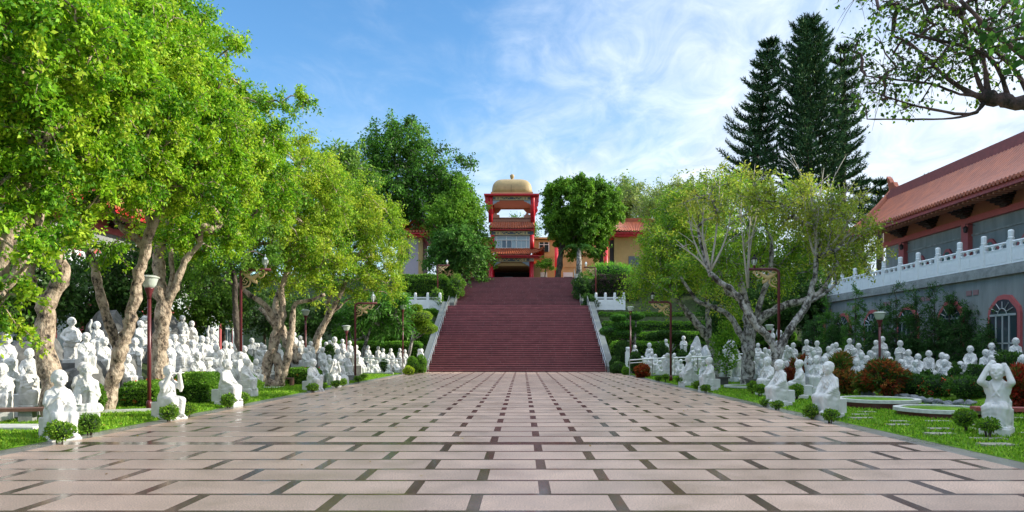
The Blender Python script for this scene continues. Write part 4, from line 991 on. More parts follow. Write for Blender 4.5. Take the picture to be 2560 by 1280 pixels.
# white stone posts beside the foot of the stairs
for q, px in ((-1, 1051), (1, 1570)):
    x, z = XZ(px, 868, 52.5); s = MB(); s.box(-.22, .22, -.2, .2, 0, 1.45); s.box(-.17, .17, -.15, .15, 1.45, 1.6); s.lathe([(.2, 1.6), (.22, 1.7), (.16, 1.8)], 8, (0, 0, 0)); o = s.build('stone_post', WHITE, loc=(x, 52.5, gz(x, 52.5))); tag(o, 'white square stone post at the foot of the stairs on the %s' % ('left' if q < 0 else 'right'), 'post')
    s = MB(); a_, b_ = (.3, 3.2) if q > 0 else (-3.2, -.3); s.box(a_, b_, -.1, .1, 0, .35); s.box(a_, b_, -.16, .16, -.1, .06)
    o = s.build('low_wall', WHITE, loc=(x, 53.0, gz(x, 53))); tag(o, 'low white kerb wall at the foot of the %s terraces' % ('left' if q < 0 else 'right'), 'wall')

# --- lamps
GLB = mat('lamp_glass', (.62, .70, .62), .12, spec=.6, alpha=.8)
def globe_lamp(px, py_top, Y, label, first=[None], zb=None):
    x, zt = XZ(px, py_top, Y); g = gz(x, Y)-.05 if zb is None else zb; H = zt-g
    o = thing('garden_lamp', label, 'lamp post', (x, Y, g), 0, 'dark red garden lamps with glass bowls')
    s = MB(); s.tube([(0, 0, 0), (0, 0, H-.5)], .048, 10); s.lathe([(.075, 0), (.075, .25), (.05, .3)], 10); s.build('pole', DRED, o, True)
    s = MB(); s.lathe([(.05, H-.62), (.06, H-.5), (.115, H-.36), (.12, H-.33)], 14); s.build('collar', DRED, o, True)
    s = MB(); s.lathe([(.11, H-.33), (.17, H-.25), (.215, H-.10), (.225, H-.07)], 16); s.build('glass_bowl', GLB, o, True)
    s = MB(); s.lathe([(.045, H-.33), (.045, H-.18)], 8); s.build('bulb', WHITE, o, True)
    s = MB(); s.lathe([(.255, H-.075), (.26, H-.055), (.17, H-.01), (.03, H)], 16); s.build('lid', mat('lamp_lid', (.42, .46, .40), .4), o, True)
globe_lamp(373, 688, 18.7, 'red globe lamp post in front of the thick pale trunk, nearest at left')
globe_lamp(764, 774, 40, 'red globe lamp post between the crossed trunks and the leaning trunk')
globe_lamp(866, 813, 43, 'short red globe lamp post left of the far left arm lamp')
globe_lamp(1007, 762, 50.5, 'red globe lamp post at the end of the left handrail')
globe_lamp(1576, 766, 50.5, 'red globe lamp post at the end of the right handrail')
globe_lamp(2199, 779, 29, 'red globe lamp post rising out of the big red leaved bush')
globe_lamp(1924, 811, 40, 'short globe lamp post seen through the forked silver trunk')
def arm_lamp(px, py, Y, q, label, armpx=None, sc1=1.0, H=None, zb=None, style=0):
    x, zt = XZ(px, py, Y); g = gz(x, Y)-.05 if zb is None else zb; H = zt-g
    o = thing('arm_lamp', label, 'lamp post', (x, Y, g), 0, 'dark red lamp posts with golden scroll brackets'); L = 1.12*sc1
    s = MB(); r = .055; s.tube([(0, 0, 0), (0, 0, H-.16), (q*.03, 0, H-.06), (q*.14, 0, H), (q*L, 0, H)], r, 10); s.lathe([(.09, 0), (.09, .3), (.06, .35)], 10); s.build('pole', DRED, o, True)
    # openwork golden flying figure: body, head, ribbons, plate
    s = MB(); k = sc1
    def rb(pts, rad): s.tube([(q*a*k, 0, H+b*k) for a, b in pts], [c*k for c in rad], 6)
    rb([(.12, -.2), (.25, -.24), (.40, -.33), (.52, -.28), (.62, -.2), (.70, -.12)], [.02, .07, .09, .085, .06, .05])
    s.ell((q*.76*k, 0, H-.13*k), (.055*k, .04*k, .065*k)); rb([(.62, -.22), (.75, -.32), (.86, -.24), (.9, -.12)], [.035, .03, .028, .03]); s.ell((q*.92*k, 0, H-.12*k), (.07*k, .03*k, .06*k))
    rb([(.38, -.32), (.50, -.45), (.60, -.5), (.58, -.40)], [.06, .06, .05, .03])
    rb([(.33, -.32), (.36, -.5), (.28, -.62), (.12, -.66), (.07, -.74)], [.035, .035, .035, .03, .02])
    rb([(.10, -.1), (.22, -.06), (.30, -.18), (.14, -.3), (.06, -.42), (.16, -.46)], [.02]*6)
    rb([(.3, -.2), (.42, -.06), (.56, -.06), (.66, -.03)], [.03, .025, .025, .02]); rb([(.07, -.54), (.18, -.55), (.26, -.44), (.16, -.36)], [.022]*4); rb([(.06, -.14), (.2, -.2), (.34, -.16)], [.03, .045, .04])
    s.v = [(a, b*.5, c) for a, b, c in s.v]; s.build('gold_ornament', GOLD, o, True)
    lx = q*L*.82; s = MB(); hx = .72*sc1
    s.lathe([(.05, H+.02), (.03, H+.12*hx), (.085*hx, H+.16*hx), (.06*hx, H+.21*hx)], 8, (lx, 0, 0)); ln = s.build('lantern_base', DRED if style else STEEL, o, True)
    s = MB(); s.lathe([(.07*hx, H+.21*hx), (.115*hx, H+.26*hx), (.15*hx, H+.42*hx), (.15*hx, H+.50*hx)], 6, (lx, 0, 0)); lg = s.build('lantern_glass', GLB, o)
    s = MB(); s.lathe([(.17*hx, H+.50*hx), (.17*hx, H+.53*hx), (.10*hx, H+.62*hx), (.03*hx, H+.68*hx), (.04*hx, H+.72*hx), (.01*hx, H+.80*hx)], 6, (lx, 0, 0))
    for j in range(6):
        a = math.pi/3*(j+.5); c_, n_ = math.cos(a), math.sin(a); s.tube([(lx+.115*hx*c_, .115*hx*n_, H+.26*hx), (lx+.152*hx*c_, .152*hx*n_, H+.42*hx), (lx+.152*hx*c_, .152*hx*n_, H+.5*hx)], .011, 4)
    s.build('lantern_cap', BLACK if style else STEEL, o)
arm_lamp(602, 674, 27, 1, 'red arm lamp post with gold bracket and lantern over the left flower hedge')
arm_lamp(888, 758, 37, 1, 'red arm lamp post with gold bracket standing farther down the left lawn')
arm_lamp(1947, 673, 27, -1, 'tall red arm lamp post with gold bracket in front of the forked silver trunk', style=1)
arm_lamp(1677, 755, 36.4, -1, 'darker arm lamp post with gold bracket at the right handrail', style=1)
arm_lamp(1094, 663, 69, 1, 'slim arm lamp on the terrace left of the upper stairs', sc1=1.0, zb=5.2)
arm_lamp(1489, 668, 69, -1, 'slim arm lamp on the terrace right of the upper stairs', sc1=1.0, zb=5.2)

# --- steel handrails
def rail(q, pts, label):
    o = thing('steel_handrail', label, 'handrail', pts[0]); p0 = Vector(pts[0]); P = [Vector(p)-p0 for p in pts]; s = MB()
    for h, r in ((1.0, .036), (.82, .022)): s.tube([p+Vector((0, 0, h)) for p in P], r, 6)
    s.build('rail', STEEL, o); s = MB()
    for a, b in zip(P[:-1], P[1:]):
        n = max(1, round((b-a).length/1.1))
        for i in range(n+1): c = a.lerp(b, i/n); s.tube([c, c+Vector((0, 0, 1.0))], .026, 6)
    s.build('rail_posts', STEEL, o)
rail(-1, [(-8.05, 48.2, 0), (-8.7, 47.7, .05), (-11.3, 47.2, .15), (-14.5, 47.0, .4)], 'low steel handrail along the left lawn near the stairs')
rail(1, [PT(1574, 941, 44.5), (7.9, 43.8, .1), (10.5, 43.2, .2), (16, 42.5, .6)], 'low steel handrail along the right lawn near the stairs')
s = MB(); s.box(-14.5, -8.4, 46.7, 47.0, -.1, .16); o = s.build('kerb', CONC); tag(o, 'pale concrete kerb below the left handrail', 'kerb')
s = MB(); s.box(7.3, 15, 42.9, 43.3, -.1, .16); o = s.build('kerb', CONC); tag(o, 'pale concrete kerb below the right handrail', 'kerb')

# --- planters, benches, tables
PLW = mat('planter_white', (.62, .63, .58), .7, noise=.35, nscale=6); BRW = mat('bench_brown', (.16, .075, .05), .6, noise=.3); BRR = mat('bench_red', (.30, .06, .045), .55, noise=.3)
def ring(x, y, r, h, label, base=.10, dark=True):
    z = gz(x, y); o = thing('round_planter', label, 'planter', (x, y, z), 0, 'white round planter rings'); s = MB()
    prof_o = [(r-.1, -.1), (r-.1, h-.07)]; n = 32; vs = []
    for rr, zz_ in ((r-.08, -.1), (r-.08, h-.08), (r, h-.08), (r, h), (r-.16, h), (r-.16, h-.04)):
        for j in range(n): a = 2*math.pi*j/n; w_ = 1+.012*math.sin(5*a); vs.append((rr*w_*math.cos(a), rr*w_*math.sin(a), zz_))
    s.add(vs, [(k*n+j, k*n+(j+1) % n, (k+1)*n+(j+1) % n, (k+1)*n+j) for k in range(5) for j in range(n)]); s.m = [1 if i < n else 0 for i in range(len(s.f))]
    s.build('ring', [PLW, DRED if dark else PLW], o, False)
    s = MB(); s.lathe([(r-.15, -.05), (r-.15, h-.03), (.01, h+.02)], n); s.build('planted_grass', GRASS, o)
    return x, y, r-.18, z+h
RINGS = [ring(9.72, 19.7, 1.06, .24, 'round white planter ring left of the red-topped bench, the farther of two'), ring(9.9, 17.0, 1.02, .2, 'round white planter ring next to the red-topped bench, the nearer of two'), ring(9.3, 29.5, 1.0, .12, 'flat round planter ring at the foot of the dark trunk')]
s = MB(); x0, x1 = 9.95, 13.2; y0, y1 = 15.9, 14.9
def plank(p0, p1, w_, z0, z1, m, name, par):
    p0, p1 = Vector((*p0, 0)), Vector((*p1, 0)); d = (p1-p0)/2; n_ = Vector((-d.y, d.x, 0)).normalized()*w_/2; s = MB(); s.obox((p0+p1)/2+Vector((0, 0, (z0+z1)/2)), d, n_, (0, 0, (z1-z0)/2)); return s.build(name, m, par)
o = thing('stone_bench', 'long low bench with red top behind the head-holding statue', 'bench', (0, 0, 0)); plank((9.95, 15.9), (13.2, 15.0), .42, .28, .36, BRR, 'seat', o); plank((10.2, 15.83), (10.5, 15.75), .3, 0, .28, CONC, 'leg', o); plank((12.4, 15.23), (12.7, 15.15), .3, 0, .28, CONC, 'leg', o)
o = thing('wooden_bench', 'brown plank bench on stone legs at the far left', 'bench', (0, 0, 0)); plank((-13, 14.75), (-10.15, 15.6), .4, .30, .37, BRW, 'seat', o); plank((-10.75, 15.42), (-10.5, 15.5), .3, 0, .3, CONC, 'leg', o); plank((-11.7, 15.13), (-11.3, 15.25), .3, 0, .3, PLW, 'leg', o)
s = MB(); s.bevbox(-11.4, -9.35, 13.75, 14.35, 0, .14); o = s.build('stone_slab', PLW); tag(o, 'white stone slab on the grass below the brown bench', 'slab')
o = thing('stone_bench', 'small low stone bench between the crossed trunks', 'bench', (0, 0, 0)); a, b = PT(690, 0, 31)[0], PT(732, 0, 31)[0]; plank((a, 31), (b, 31), .4, .36, .42, BRW, 'seat', o); plank((a, 31), (a+.08, 31), .35, 0, .36, BRW, 'leg', o); plank((b-.08, 31), (b, 31), .35, 0, .36, BRW, 'leg', o)
for pa, pb, Y, lb in ((1792, 1822, 32, 'dark stone stool near the flat planter ring'), (1865, 1893, 29.5, 'dark stone stool against the dark trunk')):
    a, b = PT(pa, 0, Y)[0], PT(pb, 0, Y)[0]; o = thing('stone_stool', lb, 'stool', (0, 0, 0)); plank((a, Y), (b, Y), .45, .36, .43, mat('dark_stone', (.10, .09, .085), .6, noise=.3), 'seat', o); plank((a+.06, Y), (b-.06, Y), .3, 0, .36, MATS['dark_stone'], 'base', o)
o = thing('tree_kerb', 'white kerb of the planting bed around the forked trunk', 'kerb', (0, 0, 0)); plank((-10.9, 17.3), (-9.0, 18.3), .16, 0, .14, PLW, 'kerb_stone', o); plank((-9.0, 18.3), (-9.3, 19.3), .16, 0, .14, PLW, 'kerb_stone', o)
s = MB(); s.bevbox(-11.6, -10.0, 29.2, 30.2, 0, .09); o = s.build('tree_kerb', PLW); tag(o, 'white kerb slab under the crossed trunks', 'kerb')
# rocks: creek stones on the right, rockery on the left, pale standing stones far right
BL = mat('blue_grey_rock', (.20, .22, .23), .8, noise=.5, nscale=5, bump=.6)
for i, (px, py, Y) in enumerate(((2243, 998, 22.2), (2262, 1000, 22.0), (2283, 1002, 21.6), (2305, 1006, 21.0), (2325, 1008, 20.6), (2346, 1012, 20.3), (2372, 1014, 20.0), (2398, 1016, 19.8), (2425, 1018, 19.6), (2545, 1030, 18.5), (2170, 990, 23.4))):
    x = XZ(px, py, Y)[0]; k = random.uniform(.8, 1.25); boulder(x, Y, gz(x, Y)+.03, .17*k, .14, .12*k, 'rounded blue-grey rock in the edging below the flower bushes, number %s from the left' % ORD[i+1 if i < 9 else (10 if i == 9 else 0)] if False else 'rounded blue-grey rock edging the bed of flower bushes', 'blue-grey edging rocks of the right flower bed', BL, 'edging_rock')
for i, (x, y, r, lab) in enumerate(((-14.4, 20.5, 1.1, 'dark jagged rock under the bare-bellied statue'), (-12.7, 20.9, .95, 'dark rock below the seated statue beside the forked trunk'), (-13.2, 22.6, 1.2, 'dark rock at the back of the rockery between the trunks'), (-11.9, 19.8, .6, 'small dark rock right of the bearded statue'), (-15.2, 22.5, 1.3, 'tall dark rock near the far left trunk'), (-16.3, 28.5, 1.9, 'big dark rock under the heaped statues'), (-15.5, 31, 1.7, 'dark rock at the top of the statue heap'))):
    boulder(x, y, gz(x, y)+.1, r*.8, r*.6, r*.8, lab)
for px, py, Y, w_, h, lab in ((1742, 844, 50, .42, 1.2, 'tall pointed pale rock behind the right statues'), (1768, 864, 49.5, .42, .9, 'shorter pale rock leaning beside the pointed one'), (1826, 852, 46, .5, .9, 'pale rock peak behind the small leafy shrub')):
    x, z = XZ(px, py, Y); boulder(x, Y, z-h, w_, .4, h, lab, None, mat('pale_rock', (.55, .56, .55), .8, noise=.3, bump=.5), 'standing_stone')
# ------------------------------------------------------------------ vegetation
def barkmat(name, c1, c2, sc_=3.0, dark=(.02, .016, .012)):
    m = bpy.data.materials.new(name); m.use_nodes = True; nt = m.node_tree; b = nt.nodes['Principled BSDF']; b.inputs['Roughness'].default_value = .85
    tc = nt.nodes.new('ShaderNodeTexCoord'); n = nt.nodes.new('ShaderNodeTexNoise'); n.inputs['Scale'].default_value = sc_; n.inputs['Detail'].default_value = 9; n.inputs['Roughness'].default_value = .72
    mp_ = nt.nodes.new('ShaderNodeMapping'); mp_.inputs['Scale'].default_value = (1, 1, .7); nt.links.new(tc.outputs['Object'], mp_.inputs[0]); nt.links.new(mp_.outputs[0], n.inputs['Vector'])
    r = nt.nodes.new('ShaderNodeValToRGB'); r.color_ramp.elements[0].position = .46; r.color_ramp.elements[0].color = (*c2, 1); r.color_ramp.elements[1].position = .56; r.color_ramp.elements[1].color = (*c1, 1)
    e = r.color_ramp.elements.new(.39); e.color = (*dark, 1)
    nt.links.new(n.outputs['Fac'], r.inputs['Fac']); nt.links.new(r.outputs['Color'], b.inputs['Base Color'])
    n2 = nt.nodes.new('ShaderNodeTexNoise'); n2.inputs['Scale'].default_value = 14; n2.inputs['Detail'].default_value = 6; nt.links.new(mp_.outputs[0], n2.inputs['Vector'])
    bp = nt.nodes.new('ShaderNodeBump'); bp.inputs['Strength'].default_value = 1.0; bp.inputs['Distance'].default_value = .06
    nt.links.new(n2.outputs['Fac'], bp.inputs['Height']); nt.links.new(bp.outputs['Normal'], b.inputs['Normal']); return m
BARK = barkmat('pale_bark', (.47, .38, .28), (.24, .18, .125), 6.0); BARKG = barkmat('silver_bark', (.40, .38, .35), (.10, .09, .078), 5.0); BARKP = barkmat('purple_bark', (.13, .075, .075), (.07, .045, .045)); BARKD = barkmat('dark_bark', (.10, .08, .06), (.05, .04, .03)); TWIG = mat('bare_twig', (.42, .38, .32), .8)
Y_BOD = [(.29, .52, .018), (.19, .43, .015), (.37, .56, .022), (.11, .30, .012), (.25, .48, .015), (.42, .57, .035), (.09, .25, .015)]
Y_BOD2 = [(.36, .50, .025), (.26, .43, .02), (.46, .55, .04), (.15, .33, .015), (.30, .46, .025), (.09, .23, .015)]
G_MID = [(.09, .21, .02), (.13, .27, .025), (.06, .15, .015), (.17, .30, .03)]
G_DK = [(.035, .095, .02), (.05, .13, .02), (.025, .07, .015), (.07, .16, .025)]
G_BR = [(.14, .32, .02), (.20, .38, .03), (.09, .22, .015)]
G_SH = [(.10, .25, .02), (.15, .32, .025), (.07, .18, .015), (.20, .36, .04)]

def tree(name, label, Y, limbs, blobs, nat=70, nleaf=20000, lsz=.10, pal=Y_BOD, bark=None, group=None, cat='tree', cl=.45, droop=.6, shell=.25, lw=.52, rt=.012, flat=1.0, zb=None, twig_r=.010, stem_nodes=True, material=None, sag=.15, outw=False):
    bark = bark or BARK
    # skeleton in world space
    nodes = []; par = []; rad = []
    for L in limbs:
        prev = -1; pts = []
        for q in L:
            px, py, r = q[:3]; dy = q[3] if len(q) > 3 else 0
            x, z = XZ(px, py, Y+dy); pts.append((Vector((x, Y+dy, z)), r/F*Y*.88))
        if nodes:  # start at nearest existing node
            d = [(n-pts[0][0]).length for n in nodes]; prev = int(np.argmin(d))
        else:
            p0 = pts[0][0]; g = (gz(p0.x, p0.y) if zb is None else zb)-.15; 
            if p0.z > g+.1: pts.insert(0, (Vector((p0.x, p0.y, g)), pts[0][1]*1.25))
            pts[0] = (pts[0][0], pts[0][1]*1.15)
        # catmull-ish resample
        full = ([ (nodes[prev], None) ] if prev >= 0 else [])+pts
        P = [f[0] for f in full]; RR = [f[1] if f[1] is not None else pts[0][1] for f in full]
        for i in range(len(P)):
            if i == 0:
                if prev < 0: nodes.append(P[0]); par.append(-1); rad.append(RR[0]); prev = 0
                continue
            p0, p1, p2, p3 = P[max(i-2, 0)], P[i-1], P[i], P[min(i+1, len(P)-1)]
            for k in range(1, 5):
                t = k/4; q = .5*((2*p1)+(p2-p0)*t+(2*p0-5*p1+4*p2-p3)*t*t+(3*p1-p0-3*p2+p3)*t**3)
                rr = RR[i-1]+(RR[i]-RR[i-1])*t; q = q+Vector((random.gauss(0, 1), random.gauss(0, 1), random.gauss(0, 1)))*rr*.12
                nodes.append(q); par.append(prev); rad.append(rr*(1+.10*math.sin(len(nodes)*1.7))); prev = len(nodes)-1
    ntr = len(nodes)
    # attractors
    vol = [b[2]*b[3]*b[5] for b in blobs]; tv = sum(vol); A = []; AO = []
    for b, v in zip(blobs, vol):
        k = max(3, int(round(nat*v/tv))); px, py, rx, ry, yy, rd = b; cx, cz = XZ(px, py, yy); sx, sz = rx/F*yy, ry/F*yy
        for _ in range(k):
            d = Vector((random.gauss(0, 1), random.gauss(0, 1), random.gauss(0, 1))).normalized(); u = (shell+(1-shell)*random.random())**(1/3)
            A.append(Vector((cx+d.x*sx*u, yy+d.y*rd*u, cz+d.z*sz*u))); AO.append(Vector((d.x, d.y, d.z*1.0)))
    base = np.array([tuple(n) for n in nodes]); top = [i for i in range(ntr)]
    # only the upper 60 % of trunk nodes may bear branches
    zs = base[:, 2]; zmin = zs.min()+.38*(zs.max()-zs.min())
    cand = [i for i in range(ntr) if zs[i] >= zmin]
    order = sorted(range(len(A)), key=lambda i: min((A[i]-nodes[c]).length for c in cand))
    cn = [nodes[c] for c in cand]; ci = list(cand); arr = np.array([tuple(p) for p in cn])
    tips = []; tipd = []
    for i in order:
        a = A[i]; d = np.linalg.norm(arr-np.array(a), axis=1)+.35*np.maximum(0, arr[:, 2]-a.z); j = int(np.argmin(d)); s0 = cn[j]; L = (a-s0).length
        n = max(2, min(6, int(L/.5)+1)); prev = ci[j]; new = []
        bend = Vector((random.gauss(0, 1), random.gauss(0, 1), random.gauss(0, .5)))*L*.10
        for k in range(1, n+1):
            t = k/n; p = s0.lerp(a, t)+bend*math.sin(math.pi*t)+Vector((0, 0, L*sag*math.sin(math.pi*t)))
            nodes.append(p); par.append(prev); rad.append(0); prev = len(nodes)-1; cn.append(p); ci.append(prev); new.append(tuple(p))
        arr = np.concatenate([arr, np.array(new)]); tips.append(prev); tipd.append((a-s0).normalized())
    # radii by pipe model
    cntn = [0]*len(nodes)
    for t in tips: cntn[t] += 1
    for i in range(len(nodes)-1, -1, -1):
        if par[i] >= 0: cntn[par[i]] += cntn[i]
    for i in range(ntr, len(nodes)): rad[i] = rt*max(1, cntn[i])**.5
    root = thing(name, label, cat, (float(base[0][0]), float(base[0][1]), float(base[0][2])), 0, group); off = Vector(root.location)
    # tubes: chains
    s = MB(); ch = {}
    for i, p in enumerate(par):
        if p >= 0: ch.setdefault(p, []).append(i)
    done = set(); starts = [(-1, 0)]
    while starts:
        p, i = starts.pop(); pts = []; rr = []
        if p >= 0: pts.append(nodes[p]-off); rr.append(min(rad[p], max(rad[i]*1.25, rad[p]*.5) if i < ntr else rad[i]*1.3))
        while True:
            pts.append(nodes[i]-off); rr.append(max(rad[i], rt*.6)); c = ch.get(i, [])
            if not c: break
            c = sorted(c, key=lambda k: (-(k < ntr), -rad[k])) 
            for k in c[1:]: starts.append((i, k))
            if i < ntr and c[0] >= ntr and rad[i] > 2.5*rad[c[0]]:   # limb end: cut stub, start thin
                starts.append((i, c[0])); break
            i = c[0]
        if len(pts) > 1: s.tube(pts, rr, 12 if rr[0] > .06 else 5)
    s.build('trunk', bark, root, True)
    # leaves
    if nleaf:
        AT = np.array([tuple(nodes[t]-off) for t in tips]); AD = np.array([tuple(d) for d in tipd]); m = len(AT)
        # several twigs around each tip
        nt_ = 6; TW = np.repeat(AT, nt_, 0); dirs = unit(np.repeat(AD, nt_, 0)*.8+rng.standard_normal((m*nt_, 3))*.9); dirs[:, 2] *= flat
        TL = cl*(.5+1.0*rng.random((m*nt_, 1)))
        wts = rng.gamma(3.0, 1.0, m*nt_); wts /= wts.sum(); k = rng.choice(m*nt_, nleaf, p=wts)
        t = rng.random((nleaf, 1))**.7; P = TW[k]+dirs[k]*TL[k]*t*1.5; P[:, 2] -= (t[:, 0]**2)*TL[k][:, 0]*.5*droop; P += rng.standard_normal((nleaf, 3))*cl*.20
        V = leaves(P, lsz, lw, droop, dirs[k] if outw else None); C = palette(pal, nleaf, k//nt_, .16)
        leafobj('crown', V, C, material or LEAF, root)
        s = MB()
        for i in range(0, m*nt_, 1):
            a = TW[i]; b = a+dirs[i]*TL[i]*1.3; b[2] -= .4*TL[i][0]*droop; md = (a+b)/2; md[2] += .08*TL[i][0]; s.tube([tuple(a), tuple(md), tuple(b)], [twig_r, twig_r*.8, twig_r*.4], 3, False)
        s.build('twigs', bark, root, True)
    return root
GL = 'leafy yellow-green trees along the left lawn'
tree('bodhi_tree', 'leafy tree at the far left edge with pale leaning trunks', 13.5, [[(-70, 1060, 30), (-40, 850, 26), (-5, 700, 23), (20, 600, 20), (55, 520, 17), (75, 380, 13, -.4)], [(-10, 720, 18), (40, 690, 15), (78, 610, 14, .3), (98, 540, 12, .3), (110, 420, 9, .4)], [(60, 500, 12), (-20, 300, 10), (-60, 150, 8)]],
     [(70, 120, 260, 190, 12.6, 2.0), (-40, 380, 150, 190, 13, 1.6), (120, 340, 150, 150, 13.2, 1.5), (40, 640, 70, 110, 12.2, .5), (20, 790, 55, 50, 12.3, .4), (170, 600, 60, 45, 13, .5)], 330, 98766, .092, Y_BOD, group=GL, cl=.27)
tree('bodhi_tree', 'leafy tree with a thick pale trunk bending right behind the nearest left statue', 16.5, [[(135, 990, 30), (122, 900, 28), (108, 815, 26), (125, 738, 22), (158, 690, 19), (148, 648, 16), (110, 600, 14), (130, 500, 12), (180, 380, 10)], [(115, 800, 17), (95, 740, 15), (75, 700, 13), (82, 640, 12), (110, 590, 10)]],
     [(250, 90, 180, 150, 15.8, 2.0), (300, 260, 190, 160, 16, 2.0), (200, 430, 170, 110, 16, 1.6), (130, 560, 110, 60, 15.5, .9), (380, 120, 110, 110, 16.5, 1.5)], 300, 89208, .092, Y_BOD, group=GL, cl=.28)
tree('bodhi_tree', 'leafy tree with a forked pale trunk next to the globe lamp', 18.1, [[(262, 1036, 23), (275, 985, 20), (290, 925, 19), (305, 872, 19), (318, 830, 17), (332, 780, 16), (343, 710, 15), (356, 650, 14), (372, 590, 14), (385, 560, 12), (425, 470, 9)], [(298, 880, 14), (275, 815, 13), (255, 745, 12), (240, 690, 12), (234, 655, 11), (205, 600, 8)], [(360, 620, 10), (335, 590, 9), (300, 565, 8), (280, 520, 7)], [(375, 590, 10), (370, 530, 9), (360, 440, 8)]],
     [(425, 185, 120, 128, 18, 1.8), (560, 95, 35, 30, 18, .5), (480, 335, 140, 128, 18.3, 1.8), (360, 440, 150, 90, 18, 1.6), (520, 460, 110, 80, 18.5, 1.2), (420, 60, 90, 90, 18, 1.2), (560, 230, 60, 60, 18, .9), (230, 610, 60, 40, 17.8, .6)], 270, 76464, .092, Y_BOD, group=GL, cl=.28)
tree('bodhi_tree', 'leafy tree with a knobbly pale trunk right of the globe lamp', 21.5, [[(388, 985, 24), (396, 900, 22), (404, 830, 20), (408, 770, 21), (398, 700, 17), (396, 640, 15), (410, 590, 11), (430, 520, 9)], [(410, 780, 13), (432, 730, 11), (448, 690, 10), (468, 645, 9), (500, 610, 6)], [(412, 760, 10), (430, 700, 7), (428, 630, 6), (440, 560, 5)]],
     [(585, 338, 105, 112, 22, 1.8), (735, 245, 32, 12, 22, .3), (700, 290, 40, 40, 22, .6), (590, 470, 140, 100, 22.5, 1.8), (500, 560, 120, 70, 22, 1.5), (615, 265, 45, 55, 22, 1.0), (660, 400, 70, 70, 22.5, 1.0), (520, 120, 60, 60, 21, .9), (450, 580, 70, 50, 21, .8)], 240, 70092, .092, Y_BOD, group=GL, cl=.30)
tree('bodhi_tree', 'leafy tree with a dark slanting trunk just behind the left arm lamp', 27.5, [[(622, 962, 12), (606, 900, 10), (594, 840, 9), (588, 770, 8), (585, 690, 7), (560, 620, 6)]], [(600, 600, 90, 80, 27.5, 1.6), (520, 640, 80, 50, 27, 1.2)], 45, 11000, .115, G_SH, BARKD, GL, cl=.4)
tree('bodhi_tree', 'leafy tree with thick crossed trunks beside the small bench', 30.5, [[(652, 975, 19), (660, 940, 16), (676, 890, 15), (690, 840, 14), (700, 805, 13), (708, 770, 9), (705, 720, 7), (730, 640, 6)], [(694, 830, 10), (678, 785, 9), (655, 755, 8), (625, 738, 7), (600, 715, 6), (560, 700, 4)], [(664, 955, 12), (700, 957, 15), (696, 900, 13), (680, 880, 9)], [(700, 957, 10), (716, 905, 12), (724, 860, 10), (730, 810, 9), (738, 760, 6), (770, 752, 5), (812, 736, 4)]],
     [(720, 430, 110, 100, 30, 2.2), (700, 570, 120, 90, 30, 2.2), (800, 500, 90, 80, 31, 1.8), (640, 500, 80, 80, 29.5, 1.6), (790, 630, 100, 60, 30, 1.6), (700, 680, 70, 40, 30, 1.0)], 240, 62000, .11, Y_BOD2, BARK, GL, cl=.38)
tree('bodhi_tree', 'leafy tree on broad buttress roots behind the crossed trunks', 37, [[(756, 935, 18), (740, 885, 16), (715, 850, 14), (700, 810, 11), (690, 750, 8), (720, 690, 6)], [(740, 900, 12), (728, 860, 10), (700, 830, 8), (650, 770, 6)]], [(800, 560, 80, 70, 38, 2), (740, 640, 80, 50, 37, 1.8), (760, 720, 60, 40, 37, 1.2)], 60, 15000, .13, Y_BOD2, BARK, GL, cl=.5)
tree('bodhi_tree', 'leafy tree on a single trunk leaning right toward the stairs', 39, [[(764, 955, 11), (772, 905, 11), (788, 860, 11), (808, 815, 10), (826, 780, 9), (845, 750, 7), (865, 700, 5), (880, 640, 4)], [(818, 795, 7), (822, 750, 6), (832, 700, 4)], [(826, 785, 6), (850, 765, 4), (868, 750, 3)]],
     [(870, 520, 95, 85, 38.5, 2.6), (930, 620, 85, 85, 39, 2.4), (840, 620, 100, 70, 39, 2.2), (965, 700, 55, 45, 39, 1.6), (880, 700, 80, 45, 39, 1.8), (960, 560, 50, 60, 39.5, 1.6), (790, 420, 60, 50, 36, 1.6)], 270, 72000, .112, Y_BOD2, BARK, GL, cl=.42)
# right lawn trees
GR = 'sparse silver-trunked trees along the right lawn'
Y_R = [(.22, .41, .03), (.33, .50, .035), (.15, .31, .02), (.46, .53, .05), (.11, .25, .02)]
tree('bodhi_tree', 'sparse tree with dark trunk leaning left near the right handrail', 38, [[(1790, 960, 13), (1788, 900, 12), (1778, 860, 11), (1755, 825, 11), (1738, 805, 10), (1715, 775, 7), (1690, 745, 5), (1670, 700, 4)], [(1770, 850, 9), (1772, 810, 8), (1768, 770, 6), (1765, 700, 4)], [(1740, 805, 5), (1720, 790, 6), (1700, 750, 3), (1680, 680, 3)]],
     [(1660, 622, 56, 62, 37.5, 2.2), (1708, 548, 66, 62, 38, 2.2), (1648, 705, 62, 40, 37.5, 1.8), (1740, 620, 70, 80, 38, 2), (1760, 502, 55, 42, 38.5, 1.8), (1606, 690, 22, 34, 37, 1.2), (1800, 760, 50, 32, 37, 1)], 230, 62000, .115, Y_R, BARKG, GR, cl=.55)
